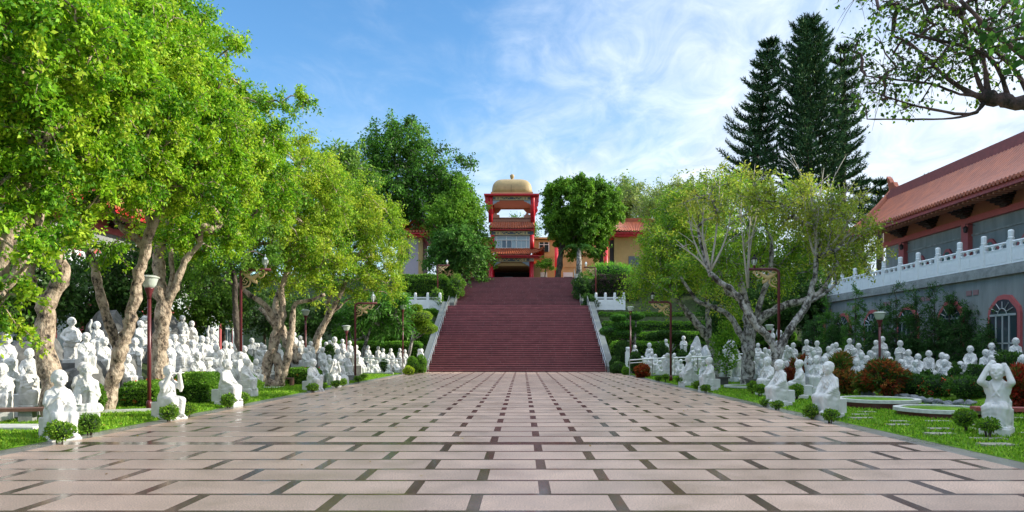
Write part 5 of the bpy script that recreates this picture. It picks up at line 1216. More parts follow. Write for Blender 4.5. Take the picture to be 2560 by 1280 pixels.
tree('bodhi_tree', 'broad tree with mottled dark trunk and thick brown limb in the right lawn', 31, [[(1866, 968, 19), (1869, 910, 18), (1872, 860, 18), (1874, 820, 17), (1868, 770, 13), (1850, 700, 9), (1840, 620, 7), (1830, 560, 5)], [(1868, 868, 11), (1848, 830, 9), (1828, 795, 8), (1800, 775, 7), (1765, 762, 6), (1740, 748, 5), (1700, 690, 4)], [(1874, 840, 14), (1895, 805, 13), (1930, 778, 12), (1970, 762, 11), (2010, 752, 9), (2060, 720, 7, .6), (2100, 640, 5, 1)], [(1872, 830, 11), (1862, 760, 12), (1838, 740, 8), (1815, 725, 6), (1790, 640, 4)], [(1890, 800, 8), (1905, 740, 8), (1925, 680, 7), (1930, 600, 5)]],
     [(1830, 520, 90, 70, 31, 2), (1900, 600, 100, 90, 31.5, 2), (1800, 640, 80, 70, 30.5, 1.8), (1980, 540, 90, 70, 31.5, 2), (1990, 660, 80, 60, 32, 1.6), (1740, 690, 60, 45, 30.5, 1.2), (2060, 590, 60, 60, 31, 1.4)], 170, 30000, .115, Y_R, BARKG, GR, cl=.5)
tree('bodhi_tree', 'forked silver-barked tree behind the tall right arm lamp', 26, [[(1944, 990, 14), (1943, 940, 13), (1940, 900, 13), (1936, 872, 11), (1915, 838, 11), (1892, 815, 10), (1868, 780, 10), (1852, 752, 9), (1832, 726, 8), (1802, 706, 8), (1775, 684, 8)], [(1942, 892, 12), (1958, 852, 11), (1976, 822, 11), (2000, 790, 10), (2020, 757, 10), (2030, 720, 8), (2038, 690, 7), (2040, 650, 7)], [(2024, 755, 6), (2060, 735, 5), (2090, 710, 3)], [(1776, 684, 6), (1770, 668, 7)]],
     [(2100, 560, 80, 65, 26, 1.5), (2140, 620, 60, 50, 26, 1.3), (2040, 520, 80, 55, 26, 1.4), (1960, 490, 90, 45, 26, 1.3), (2060, 640, 60, 50, 26.3, 1.0), (1900, 470, 60, 35, 26, 1.0), (1790, 470, 70, 35, 26, 1.0), (1760, 520, 60, 50, 26, 1)], 120, 14000, .11, [(.34, .40, .04), (.26, .34, .035), (.44, .46, .07), (.18, .28, .03)], BARKG, GR, cl=.42)
def shoots(px, py, Y, tips, label, r0=5):
    x, z = XZ(px, py, Y); o = bpy.data.objects.get(label); s = MB()
    for (a, b, dy) in tips:
        p0 = Vector((x, Y, z)); x1, z1 = XZ(a, b, Y+dy); p1 = Vector((x1, Y+dy, z1)); d = p1-p0; n = Vector((-d.z, 0, d.x))*random.uniform(-.08, .08)
        pts = [p0+d*t+n*math.sin(math.pi*t) for t in np.linspace(0, 1, 7)]; s.tube(pts, [.05*(1-.85*t) for t in np.linspace(0, 1, 7)], 5)
        for k in range(7):
            t = random.uniform(.35, .95); q = p0+d*t+n*math.sin(math.pi*t); e = q+d*random.uniform(.10, .22)+Vector((random.gauss(0, .3), random.gauss(0, .3), random.gauss(.1, .15))); s.tube([q, (q+e)/2+Vector((0, 0, .03)), e], [.016, .012, .005], 4)
    return s
BT = [o for o in COL.objects if o.get('label') == 'forked silver-barked tree behind the tall right arm lamp'][0]
def attach(s, name, m, root): 
    s.v = [(a-root.location.x, b-root.location.y, c-root.location.z) for a, b, c in s.v]; return s.build(name, m, root, True)
attach(shoots(1775, 680, 26, [(1770, 470, 0), (1740, 560, -.5), (1690, 610, 0), (1800, 440, .4), (1830, 500, -.3), (1720, 520, .5)], ''), 'bare_branch', TWIG, BT)
attach(shoots(2040, 650, 26, [(1990, 410, 0), (2020, 430, .4), (2060, 420, -.4), (2090, 430, .3), (2120, 470, 0), (2160, 480, .5), (2190, 560, -.3), (2050, 470, .5), (2110, 600, -.5)], ''), 'bare_branch', TWIG, BT)
attach(shoots(1870, 720, 27.5, [(1885, 440, .4), (1850, 520, 0), (1910, 480, .3)], ''), 'bare_branch', TWIG, BT)

# overhanging branch at upper right: trunk out of frame to the right
OT = tree('bodhi_tree', 'overhanging bough of a dark leaved tree reaching in at top right', 13, [[(2760, 1000, 34), (2750, 700, 30), (2720, 420, 26), (2660, 300, 24), (2590, 265, 21), (2530, 255, 19), (2490, 248, 19), (2462, 240, 21)],
   [(2460, 245, 8.8), (2425, 232, 7.9), (2380, 205, 6.0), (2320, 150, 4.9, .2), (2270, 105, 3.9, .3), (2230, 90, 2.9, .3)], [(2462, 235, 7.9), (2440, 190, 6.0), (2420, 110, 4.9, -.3), (2400, 20, 3.9, -.4)], [(2465, 250, 7.9), (2440, 280, 4.9), (2400, 285, 4.4), (2340, 275, 3.9), (2280, 262, 2.9), (2210, 240, 2.5)],
   [(2440, 282, 4.9), (2380, 296, 2.9), (2280, 298, 2.5), (2168, 298, 2.0)], [(2450, 236, 7.0), (2400, 235, 3.9), (2330, 210, 3.5, .2), (2250, 200, 2.9, .2), (2165, 190, 2.2, .2)], [(2470, 230, 7.9), (2455, 120, 4.9), (2440, 0, 3.9)], [(2520, 245, 7.9), (2470, 140, 4.9, -.3), (2300, 90, 3.9, -.4), (2270, 80, 2.9, -.4)], [(2580, 255, 7.9), (2540, 180, 6.0), (2420, 60, 4.9, .3), (2330, -20, 3.9)], [(2660, 300, 14), (2600, 180, 7.9, -.5), (2480, 80, 6.0, -.7), (2400, 0, 4.9, -.8)]],
   [(2250, 110, 160, 110, 13, .8), (2400, 60, 180, 110, 13, .9), (2300, 210, 130, 60, 13, .6), (2500, 60, 100, 90, 12.6, .8), (2200, 250, 60, 25, 13, .3), (2560, 40, 80, 70, 12, .6), (2300, -40, 200, 60, 13, .9), (2470, 160, 80, 60, 13, .6)], 150, 4000, .078, [(.04, .10, .02), (.06, .15, .02), (.03, .07, .015), (.2, .36, .03)], BARKP, cl=.28, rt=.013, twig_r=.006, droop=1.0, lw=.75, sag=.05)
# nearest leaves of the same bough
P = []; 
for (px, py, s_, n) in ((2540, 60, 45, 50), (2500, 110, 35, 30), (2450, 100, 22, 12), (2560, 150, 25, 14), (2590, 60, 40, 40)):
    for _ in range(n):
        Yn = 9.5+random.gauss(0, .15); x, z = XZ(px+random.gauss(0, s_), py+random.gauss(0, s_*.8), Yn); P.append((x-OT.location.x, Yn-OT.location.y, z-OT.location.z))
P = np.array(P); leafobj('near_leaves', leaves(P, .12, .85, 1.1), palette([(.02, .07, .015), (.03, .10, .02), (.06, .16, .02)], len(P)), LEAF, OT)
s = MB(); q = [PT(2700, 60, 9.6), PT(2600, 40, 9.5), PT(2520, 70, 9.5), PT(2440, 100, 9.5)]; s.tube(q, [.035, .025, .015, .006], 6); attach(s, 'near_branch', BARKD, OT)

# background trees
tree('mango_tree', 'tall open-crowned green tree left of the gate tower', 84, [[(1015, 690, 9), (1012, 600, 8), (1005, 540, 7), (990, 440, 4), (985, 360, 3)], [(1010, 560, 6), (1050, 480, 4), (1110, 420, 3)], [(1008, 550, 5), (960, 480, 4), (920, 420, 3)]],
     [(1005, 360, 60, 55, 84, 3.5), (935, 400, 60, 65, 84, 3.5), (1060, 400, 60, 50, 84, 3.5), (1130, 440, 50, 65, 84, 3), (1000, 480, 120, 60, 84, 5), (1080, 520, 90, 60, 84, 4), (950, 540, 80, 50, 84, 4), (900, 470, 40, 50, 84, 3)], 270, 56000, .32, [(.07, .21, .02), (.05, .15, .018), (.11, .27, .025), (.035, .10, .014)], BARKG, cl=1.1, rt=.03, twig_r=.02, zb=ZT, droop=.4)
tree('mango_tree', 'bright green bushy tree pressed against the left of the gate tower', 80, [[(1190, 700, 5), (1185, 620, 4), (1180, 560, 3)]], [(1163, 555, 45, 55, 80, 3), (1190, 612, 34, 42, 80, 2.5), (1130, 560, 60, 60, 80, 3.5), (1150, 490, 35, 40, 81, 2.5)], 120, 26000, .28, [(.13, .30, .02), (.19, .36, .03), (.08, .2, .015)], BARKD, cl=.9, rt=.025, twig_r=.015, zb=ZT, droop=.4, shell=.6)
tree('mango_tree', 'dense round dark green tree right of the gate tower', 83, [[(1393, 700, 9), (1400, 650, 8), (1410, 600, 7), (1430, 540, 5)], [(1410, 600, 5), (1460, 560, 5), (1490, 520, 3)]], [(1450, 508, 86, 58, 83, 4.2), (1412, 502, 40, 42, 82, 3), (1495, 508, 48, 42, 83, 3), (1450, 566, 76, 32, 83, 4), (1455, 612, 60, 24, 84, 3), (1518, 540, 24, 30, 83, 2.4), (1387, 555, 18, 28, 82, 2)], 300, 100000, .28, [(.09, .22, .02), (.13, .29, .02), (.06, .15, .015), (.17, .34, .025)], BARKD, cl=.62, rt=.03, twig_r=.015, zb=ZT, droop=.7, shell=.75)
for i, (px, py, rx, ry, Y, lab) in enumerate(((1600, 500, 60, 40, 112, 'pale feathery tree behind the right pavilion'), (1655, 520, 50, 45, 105, 'pale olive tree beyond the right pavilion, next to the sparse crown'), (1290, 572, 40, 8, 130, 'small distant tree framed inside the tower pavilion'), (1560, 500, 26, 40, 115, 'thin feathery tree next to the round dark tree'), (850, 440, 50, 60, 60, 'dark leafy tree showing above the left row of crowns'), (1720, 500, 60, 40, 100, 'olive crown behind the bare twigs'))):
    tree('background_tree', lab, Y, [[(px, 690, 4), (px, py+20, 3)]], [(px, py, rx, ry, Y, rx/F*Y*.8), (px+rx*.5, py+ry*.5, rx*.6, ry*.6, Y, 2)], 40, 5500, .36, [(.24, .34, .07), (.17, .27, .05), (.32, .38, .10)] if i not in (2, 4) else G_MID, BARKG, cl=1.3, rt=.03, twig_r=.03, zb=ZT, droop=.5)
G_T = [(.045, .14, .02), (.07, .2, .025), (.03, .09, .015), (.10, .25, .03)]
tree('schefflera_tree', 'dark glossy leaved tree in front of the left pavilion', 76, [[(1160, 690, 4), (1150, 640, 3), (1140, 600, 3)], [(1150, 660, 2), (1100, 620, 2)]], [(1140, 620, 60, 45, 76, 2.5), (1180, 650, 45, 35, 76, 2), (1098, 650, 28, 26, 76, 2), (1130, 600, 22, 22, 76, 1.6)], 90, 14000, .34, G_T, BARKD, cl=.7, rt=.02, zb=ZT-.8, droop=.5, lw=.4)
tree('small_tree', 'little clipped tree at the right foot of the gate tower', 81, [[(1362, 700, 2), (1364, 670, 1.6), (1358, 650, 1.2)]], [(1362, 656, 17, 13, 81, .9), (1372, 668, 10, 8, 81, .6)], 26, 2200, .16, G_BR, BARKD, cl=.3, rt=.012, zb=ZT)
tree('plumeria_tree', 'low spreading tree with long leaves in front of the left hedges', 51, [[(912, 872, 6), (920, 840, 4), (935, 800, 3)], [(916, 850, 4), (890, 800, 3)], [(880, 850, 3), (868, 800, 3)]], [(935, 770, 70, 35, 51, 2), (880, 790, 60, 25, 51, 1.6), (970, 800, 40, 25, 51, 1.2), (990, 770, 30, 25, 51, 1)], 70, 9000, .32, [(.07, .22, .03), (.10, .28, .03), (.05, .15, .02)], BARKG, cl=.6, rt=.025, droop=.3, lw=.28, outw=True)
# dark filler trees at the foot of the walls
n = 0
for (px, py, rx, ry, Y, lab) in ((60, 720, 90, 90, 26, 'dark shrubby tree against the left wall behind the far left trunk'), (215, 720, 70, 90, 31, 'dark leafy tree against the pale left wall between the two near trunks'), (330, 700, 70, 80, 30, 'dark leafy tree behind the globe lamp at left'), (490, 740, 80, 80, 37, 'dark leafy tree above the heaped left statues'), (560, 720, 60, 70, 40, 'leafy tree between knobbly trunk and left arm lamp'), (660, 780, 80, 50, 46, 'dark leafy tree behind the crossed trunks'), (760, 790, 60, 40, 50, 'dark leafy tree above the far left statues'), (420, 660, 70, 60, 33, 'leafy tree high behind the knobbly trunk')):
    tree('wall_tree', lab, Y, [[(px, py+ry+40, 5), (px+6, py, 3)]], [(px, py, rx, ry, Y, 1.6), (px+rx*.4, py+ry*.4, rx*.6, ry*.6, Y, 1.4)], 60, 9000, .17, G_DK if n != 3 else G_MID, BARKD, cl=.5, rt=.015, droop=.5, group='dark leafy trees along the left wall'); n += 1
n = 0
for (px, py, rx, h, Y) in ((2036, 790, 20, 110, 46), (2078, 770, 24, 130, 44), (2138, 742, 32, 160, 42), (2100, 800, 22, 90, 43.5), (2196, 780, 22, 120, 41), (2240, 735, 20, 165, 40), (2290, 733, 19, 165, 39), (2336, 738, 24, 165, 38), (2372, 750, 20, 150, 37.3), (2412, 762, 24, 140, 36.3), (2452, 790, 18, 110, 35.5), (2490, 790, 34, 110, 34.3)):
    labs = ['first', 'second', 'third', 'fourth', 'fifth', 'sixth', 'seventh', 'eighth', 'ninth', 'tenth', 'eleventh', 'last']
    bl = []; m = 5
    for k in range(m): t = k/(m-1); bl.append((px+random.uniform(-4, 4), py+h*(.04+.85*t), rx*(.3+.75*min(1, t*1.6)), h*.14, Y, (rx*(.3+.7*t))/F*Y))
    order_ = labs[n] if n < 12 else 'last'
    tree('podocarpus_tree', 'dark conical shrub tree against the right wall, %s counting from the left' % order_, Y, [[(px, py+h+20, 2.5), (px, py+8, 1)]], bl, 46, 6500, .15, [(.07, .2, .03), (.045, .13, .02), (.10, .26, .03)] if n in (2, 1) else [(.04, .12, .03), (.06, .16, .035), (.03, .08, .02)], BARKD, 'dark conical trees along the right wall', cl=.26, rt=.010, twig_r=.006, droop=.0, lw=.22, shell=.3, outw=True); n += 1

n = 0
for (px, py, rx, ry, Y, lab) in ((1830, 770, 60, 50, 55, 'dark leafy tree behind the two dark trunks on the right'), (1925, 760, 60, 60, 54, 'dark leafy tree glimpsed through the forked silver trunk'), (2010, 740, 55, 65, 55, 'dark leafy tree at the far end of the right retaining wall'), (2085, 650, 70, 60, 64, 'leafy tree rising past the far end of the right balustrade'), (1960, 640, 70, 60, 66, 'yellow-green tree lit through the silver trunk crown'), (1800, 690, 70, 50, 70, 'leafy tree above the right terraced hedges'), (1700, 690, 60, 45, 74, 'leafy tree in front of the right pavilion wall')):
    tree('wall_tree', lab, Y, [[(px, py+ry+50, 5), (px+6, py, 3)]], [(px, py, rx, ry, Y, 2.0), (px+rx*.4, py+ry*.5, rx*.6, ry*.6, Y, 1.6)], 60, 9000, .22, G_DK if n < 3 else [(.2, .32, .03), (.12, .24, .02), (.28, .36, .04)], BARKD, cl=.7, rt=.02, droop=.5, group='leafy trees beyond the right lawn'); n += 1
# norfolk pines
def pine(px0, py0, px1, ptop, Y, wpx, label, sp, bare=.0, zb=None, dens=1.0):
    x0, z0 = XZ(px0, py0, Y); x1, z1 = XZ(px1, ptop, Y); g = zb if zb is not None else gz(x0, Y)
    o = thing('norfolk_pine', label, 'pine tree', (x0, Y, g), 0, 'tall dark pines behind the right lawn'); base = Vector((x0, Y, z0)); top = Vector((x1, Y, z1)); off = Vector((x0, Y, g)); H = (top-base).length
    s = MB(); s.tube([Vector((0, 0, 0)), base-off, base.lerp(top, .5)-off, top-off], [.42, .36, .22, .03], 9)
    P = []; D = []; br = s; nl = int(H/sp)
    for k in range(nl):
        t = k/nl; c = base.lerp(top, t)-off; w_ = wpx/F*Y*((1-t)**.62)*(.7+.42*random.random())
        if t < .05: w_ *= .8
        nb = 6+(k % 2)
        for j in range(nb):
            a = 2*math.pi*(j+.5*(k % 2))/nb+random.uniform(-.25, .25); L = w_*random.uniform(.6, 1.2); u = Vector((math.cos(a), math.sin(a), 0)); sd_ = Vector((-u.y, u.x, 0))
            ln = []
            for q in np.linspace(0, 1, 9): ln.append(c+u*L*q+Vector((0, 0, L*(-.06*q+.48*q**2.0)*(1+.5*t))))
            br.tube(ln, [.05*(1-.7*q) for q in np.linspace(0, 1, 9)], 4)
            for qi in range(1, 9):
                q = qi/8; p = ln[qi]
                for sgn in (-1, 1, 0):
                    ll = L*.26*(1.12-q)+.42 if sgn else .5
                    d = (u*(.75 if sgn else 1.0)+sd_*sgn*.8+Vector((0, 0, .45))).normalized()
                    m = max(2, int(ll/.10*dens))
                    for i in range(m):
                        e = (i+random.random())/m; P.append(tuple(p+d*ll*e+Vector((0, 0, .12*e*e)))); D.append(tuple(d))
    br.build('trunk', BARKD, o, True)
    P = np.array(P); D = np.array(D); n = len(P); P = np.repeat(P, 3, 0); D = np.repeat(D, 3, 0); n *= 3
    dd = unit(D*.9+rng.standard_normal((n, 3))*.55+np.array([0, 0, .35])); s_ = unit(np.cross(dd, rng.standard_normal((n, 3)))); Ln = rng.uniform(.22, .42, (n, 1)); Wn = .045
    V = np.stack([P-s_*Wn, P+s_*Wn, P+dd*Ln], 1); leafobj('needles', V, palette([(.015, .05, .03), (.026, .078, .036), (.01, .035, .022), (.045, .115, .04)], n), NEEDLE, o)
    return o
pine(1880, 470, 1925, 92, 68, 84, 'slim norfolk pine leaning right, left of the pair', 1.0, zb=3.0, dens=.95)
pine(2022, 480, 2022, 45, 64, 140, 'tallest broad norfolk pine of the pair', .8, zb=2.5, dens=1.2)
pine(2105, 480, 2112, 100, 66, 66, 'thin norfolk pine half hidden behind the overhanging bough', 1.1, zb=2.5, dens=.75)
for px, pt, w_, Y, lab in ((2152, 440, 45, 75, 'small distant pine next to the roof end, left'), (2200, 440, 48, 78, 'small distant pine rising behind the gable ornament'), (2335, 425, 60, 70, 'far pine top showing over the hall ridge')):
    pine(px, 560, px+2, pt, Y, w_, lab, .9, zb=3, dens=.7)

# --- hedges and bushes
def shrub_surface(shape, n):
    """points+normals on box (hx,hy,hz) or ellipsoid"""
    pass
CORE = mat('light_block_filler', (.012, .03, .008), .9)  # dark solid filler added inside foliage to block light
def hedge_box(x0, x1, y0, y1, z0, z1, label, pal=G_SH, n=None, lsz=.07, flowers=0, group=None, name='clipped_hedge', rnd=.15):
    cx, cy = (x0+x1)/2, (y0+y1)/2; o = thing(name, label, 'hedge', (cx, cy, z0), 0, group); hx, hy, h = (x1-x0)/2, (y1-y0)/2, z1-z0
    s = MB(); a = .06; s.bevbox(-hx+a, hx-a, -hy+a, hy-a, -.2, h-a, min(rnd, .3*h)); s.build('light_block_core', CORE, o)  # added solid core that stops light passing through the hedge, no modelled twigs
    A = [(2*hx)*(2*hy), 2*hx*h, 2*hy*h, 2*hy*h]; tot_ = sum(A); n = n or int(tot_/(lsz*lsz*.28)*2.0); n = min(n, 26000)
    k = rng.choice(4, n, p=np.array(A)/tot_); u = rng.uniform(-1, 1, n); v = rng.uniform(-1, 1, n); w_ = rng.random(n)
    P = np.empty((n, 3)); Nn = np.zeros((n, 3))
    t = k == 0; P[t] = np.stack([u*hx, v*hy, np.full(n, h)], 1)[t]; Nn[t] = (0, 0, 1)
    t = k == 1; P[t] = np.stack([u*hx, np.full(n, -hy), w_*h], 1)[t]; Nn[t] = (0, -1, 0)
    t = k == 2; P[t] = np.stack([np.full(n, -hx), v*hy, w_*h], 1)[t]; Nn[t] = (-1, 0, 0)
    t = k == 3; P[t] = np.stack([np.full(n, hx), v*hy, w_*h], 1)[t]; Nn[t] = (1, 0, 0)
    # round the edges and make the face uneven
    ed = np.maximum(0, np.abs(P[:, 0])-(hx-rnd))/rnd; et = np.maximum(0, P[:, 2]-(h-rnd))/rnd; ey = np.maximum(0, np.abs(P[:, 1])-(hy-rnd))/rnd
    P[:, 2] -= (ed*ed+ey*ey)*et*rnd*.45; P[:, 0] -= np.sign(P[:, 0])*ed*et*et*rnd*.45; P[:, 1] -= np.sign(P[:, 1])*ey*et*et*rnd*.45
    P += Nn*(.03*np.sin(P[:, 0:1]*3.1+P[:, 2:3]*5)+rng.standard_normal((n, 1))*lsz*.35)
    C = palette(pal, n, (np.floor((P[:, 0]+50)*3)+np.floor((P[:, 2]+5)*4)*7).astype(int) % 97); sz = lsz
    V = leaves(P, lsz, .6, .1, Nn); leafobj('foliage', V, C, LEAF, o)
    if flowers:
        i = rng.choice(n, flowers); cl_ = np.repeat(P[i]+Nn[i]*.03, 14, 0)+rng.standard_normal((flowers*14, 3))*.035; V = leaves(cl_, .05, .8, 0); leafobj('flowers', V, palette([(.75, .08, .03), (.6, .05, .03), (.8, .2, .05)], len(cl_)), LEAF, o)
    return o
def bush(x, y, r, h, label, pal=G_SH, lsz=.06, n=None, stem=.0, group=None, flowers=0, cat='bush', name='round_bush', ry=None, lump=.12, fl_pal=None, lw=.6, zb=None, droop=.0, core=True):
    z = gz(x, y) if zb is None else zb; o = thing(name, label, cat, (x, y, z), 0, group); ry = ry or r; hz_ = (h-stem)/2; cz = stem+hz_
    if stem > 0:
        s = MB()
        for k in range(4): a = random.uniform(0, 6.28); s.tube([(.02*math.cos(a), .02*math.sin(a), -.05), (.05*math.cos(a), .05*math.sin(a), stem), (.45*r*math.cos(a), .45*r*math.sin(a), cz)], [.016, .013, .008], 5)
        s.build('stem', BARKD, o, True)
    if core: s = MB(); s.ell((0, 0, cz), (r*.78, ry*.78, hz_*.80), 12, 8, jit=.15); s.build('light_block_core', CORE, o, True)  # added solid core that stops light passing through the bush
    n = n or min(12000, int(12*r*hz_/(lsz*lsz*.28)*1.7)); d = unit(rng.standard_normal((n, 3))); ph = rng.uniform(0, 6, 3)
    k = 1+lump*np.sin(d[:, 0]*4+ph[0])*np.cos(d[:, 1]*4+ph[1])+lump*.7*np.sin(d[:, 2]*6+ph[2]+d[:, 0]*3); k *= 1-.28*rng.random(n)**1.6
    P = d*np.array([r, ry, hz_])*k[:, None]; P[:, 2] += cz; P[:, 2] = np.maximum(P[:, 2], .02); dn = d.copy(); dn[:, 2] += .35
    ids = (np.floor((d[:, 0]+1)*4)+np.floor((d[:, 2]+1)*4)*8+np.floor((d[:, 1]+1)*4)*64).astype(int)
    leafobj('foliage', leaves(P, lsz, lw, droop, dn), palette(pal, n, ids), LEAF, o)
    if flowers:
        i = rng.choice(n, flowers); cl_ = np.repeat(P[i]+d[i]*.03, 12, 0)+rng.standard_normal((flowers*12, 3))*.03; leafobj('flowers', leaves(cl_, .045, .8, 0), palette(fl_pal or [(.75, .06, .03), (.55, .04, .03)], len(cl_)), LEAF, o)
    return o
def pbush(px, pt, pb, Y, wpx, label, **k):
    x, zt = XZ(px, pt, Y); z = gz(x, Y); return bush(x, Y, wpx/2/F*Y, max(.2, zt-z), label, **k)
HR_ = 'clipped flowering hedges on the left lawn'
x0 = XZ(308, 0, 19.6)[0]; x1 = XZ(398, 0, 19.6)[0]; hedge_box(x0, x1, 19.4, 21.2, -.05, XZ(0, 958, 20.3)[1], 'clipped hedge with red flowers behind the red globe lamp post', G_SH, flowers=14, lsz=.06, group=HR_)
x0 = XZ(415, 0, 20.9)[0]; x1 = -9.1; hedge_box(x0, x1, 20.8, 22.5, -.05, XZ(0, 934, 21.5)[1], 'rounded clipped hedge between the flute player and the profile statue', G_SH, flowers=6, lsz=.06, rnd=.35, group=HR_)
x0 = XZ(596, 0, 26)[0]; x1 = XZ(632, 0, 26)[0]; hedge_box(x0, x1, 25.5, 27.0, gz(x0, 26), XZ(0, 941, 26)[1], 'clipped bush at the foot of the left arm lamp post', G_SH, lsz=.06, rnd=.3, group=HR_)
x0 = XZ(716, 0, 32)[0]; x1 = XZ(771, 0, 32)[0]; hedge_box(x0, x1, 32.0, 34.2, gz(x1, 32), XZ(0, 925, 32)[1], 'square clipped hedge right of the crossed trunks', G_SH, flowers=10, lsz=.07, group=HR_)
pbush(247, 965, 1000, 17.4, 30, 'green bush at the foot of the forked trunk', pal=G_SH, stem=.1, name='shrub')
# round shrubs beside the front statues
GS = 'small round clipped shrubs in front of the statues'
for (px, pt, pb, w_, Y, lab) in ((149, 1038, 1100, 62, 12.4, 'round shrub in front of the nearest left statue'), (224, 1026, 1085, 46, 13.6, 'thin stemmed shrub right of the nearest left statue'), (424, 1010, 1056, 42, 16.2, 'round shrub in front of the flute playing statue'), (470, 1004, 1042, 36, 17.4, 'round shrub right of the flute playing statue'), (572, 976, 1016, 31, 20.0, 'round shrub in front of the profile statue'), (607, 975, 1012, 29, 21.0, 'round shrub right of the profile statue'),
     (782, 953, 978, 28, 27.4, 'round shrub in front of the raised knee statue on the left'), (808, 950, 968, 16, 29.6, 'small shrub right of the raised knee statue'), (841, 945, 965, 25, 31, 'round shrub in front of the bare-armed flute statue'), (858, 942, 962, 17, 32.5, 'smaller shrub right of the bare-armed flute statue'), (895, 938, 956, 20, 36, 'round shrub by the tall standing statue at left'), (910, 936, 950, 18, 38.5, 'low shrub right of the tall standing statue'),
     (1646, 943, 960, 17, 37, 'small dark shrub left of the lifted arm statue'), (1664, 945, 963, 17, 36.2, 'small dark shrub in front of the lifted arm statue'), (1697, 950, 968, 18, 33.5, 'small shrub at the feet of the statue near the dark lamp post'), (1709, 953, 973, 18, 32.0, 'rounded shrub below the statue right of the dark lamp post'), (1746, 957, 983, 28, 28.9, 'round shrub left of the knee-raising right statue'), (1764, 963, 985, 24, 27.4, 'little shrub in front of the knee-raising right statue'),
     (1882, 959, 990, 28, 25.0, 'round shrub left of the pair below the dark trunk'), (1900, 965, 995, 32, 23.8, 'rounder shrub of the pair below the dark trunk'), (1912, 993, 1016, 25, 20.4, 'small shrub left of the statue at the tall arm lamp'), (1943, 996, 1022, 31, 19.4, 'round shrub in front of the statue at the tall arm lamp'), (1991, 967, 1003, 35, 22.4, 'round shrub right of the statue at the tall arm lamp'),
     (2028, 1007, 1048, 34, 16.7, 'round shrub left of the statue on the square block'), (2077, 1016, 1056, 35, 15.8, 'round shrub in front of the statue on the square block'), (2413, 1037, 1090, 50, 13.6, 'bright round shrub left of the head-holding statue'), (2470, 1056, 1100, 52, 12.7, 'round shrub in front of the head-holding statue')):
    x = XZ(px, 0, Y)[0]; h = (pb-pt)/F*Y; bush(x, Y, w_/2/F*Y, min(h+.03, .62), lab, pal=[(.12, .27, .02), (.17, .34, .025), (.09, .2, .015), (.24, .38, .03)] if px != 224 else G_MID, lsz=.045, stem=.14 if h > .25 else .06, group=GS, lump=.15)
# red leaved bushes (croton)
GC = 'red and orange leaved bushes on the right lawn'; CRO = [(.30, .04, .015), (.34, .09, .025), (.12, .15, .02), (.20, .03, .02), (.06, .13, .02), (.42, .15, .04), (.10, .04, .015), (.05, .10, .02)]
for (px, pt, Y, w_, lab, pal_) in ((2212, 895, 22.6, 116, 'largest red and green leaved bush below the right globe lamp', CRO), (2160, 930, 23.5, 40, 'olive tinted leafy bush left of the largest red bush', [(.14, .2, .02), (.2, .12, .02), (.08, .14, .02)]), (2002, 885, 28.5, 52, 'red leaved bush behind the statue throwing its arm up', CRO[:4]), (1975, 922, 25.8, 34, 'low dark red bush left of the arm-throwing statue', [(.2, .03, .02), (.12, .02, .015), (.25, .06, .02)]), (2030, 912, 26.3, 42, 'low dark red bush right of the arm-throwing statue', [(.2, .03, .02), (.12, .02, .015), (.25, .06, .02)]), (2112, 922, 24.4, 62, 'orange and olive leaved bush behind the square block statue', [(.35, .14, .03), (.12, .15, .02), (.25, .06, .02), (.07, .1, .02)]),
     (2550, 918, 17.5, 90, 'bright red leaved bush at the far right edge', [(.5, .04, .02), (.3, .03, .02), (.16, .05, .02), (.1, .12, .02)]), (1606, 909, 42.5, 36, 'small red leaved bush behind the right handrail end', [(.42, .07, .02), (.3, .03, .02), (.2, .1, .02)])):
    pbush(px, pt+6, 0, Y, w_*.84, lab, pal=pal_, lsz=.15 if Y < 40 else .16, lw=.3, group=GC, name='red_leaved_bush', lump=.22, n=4200 if w_ > 80 else 1800, stem=.12)
pbush(2103, 886, 0, 26.5, 42, 'spiky green dracaena bush behind the square block statue', pal=[(.08, .15, .02), (.14, .22, .03), (.3, .12, .03)], lsz=.24, lw=.16, name='spiky_bush', n=1500, stem=.2)
GF = 'dark flowering bushes on the right bank'
for (px, pt, Y, w_, fl, lab) in ((2280, 932, 22.6, 84, 0, 'dark green bush right of the largest red bush'), (2345, 938, 21.8, 78, 30, 'dark bush dotted with red flowers on the right bank'), (2418, 940, 20.6, 96, 10, 'rounded bush with a few red flowers behind the planter'), (2475, 938, 20.4, 70, 4, 'dark bush behind the head-holding statue'), (2318, 924, 24.6, 28, 0, 'small dark bush between two seated statues'), (2445, 910, 24.8, 56, 0, 'low bright green bush under the staff-holding statue'), (2388, 912, 25.0, 28, 0, 'narrow green bush beside the back-turned statue'), (2528, 876, 25.0, 74, 0, 'large rounded dark bush right of the statues'), (2050, 872, 30, 1, 0, None)):
    if lab: pbush(px, pt, 0, Y, w_, lab, pal=G_DK+[(.08, .2, .02)], lsz=.07, group=GF, name='flowering_bush', flowers=fl, stem=.05, lump=.16)
# bushes at the stair foot
for (px, pt, pb, Y, w_, pal_, lab) in ((1032, 891, 932, 49.5, 32, G_SH, 'round green bush left of the stair foot'), (1052, 889, 928, 50.5, 30, G_SH, 'taller round bush touching the left stair wall'), (1022, 916, 930, 47.5, 28, [(.4, .5, .03), (.3, .42, .02)], 'bright yellow-green low bush at the left stair foot'), (1546, 905, 930, 50, 34, G_DK, 'dark low bush right of the stair foot'), (1565, 917, 932, 47, 20, G_BR, 'bright low bush at the right stair foot'), (1535, 893, 925, 51, 24, G_DK, 'dark bush touching the right stair wall')):
    x, zt = XZ(px, pt, Y); zb_ = XZ(px, pb, Y)[1]; bush(x, Y, w_/2/F*Y, zt-gz(x, Y) if zt-gz(x, Y) > .25 else .3, lab, pal=pal_, lsz=.07, group='round bushes at the stair foot')
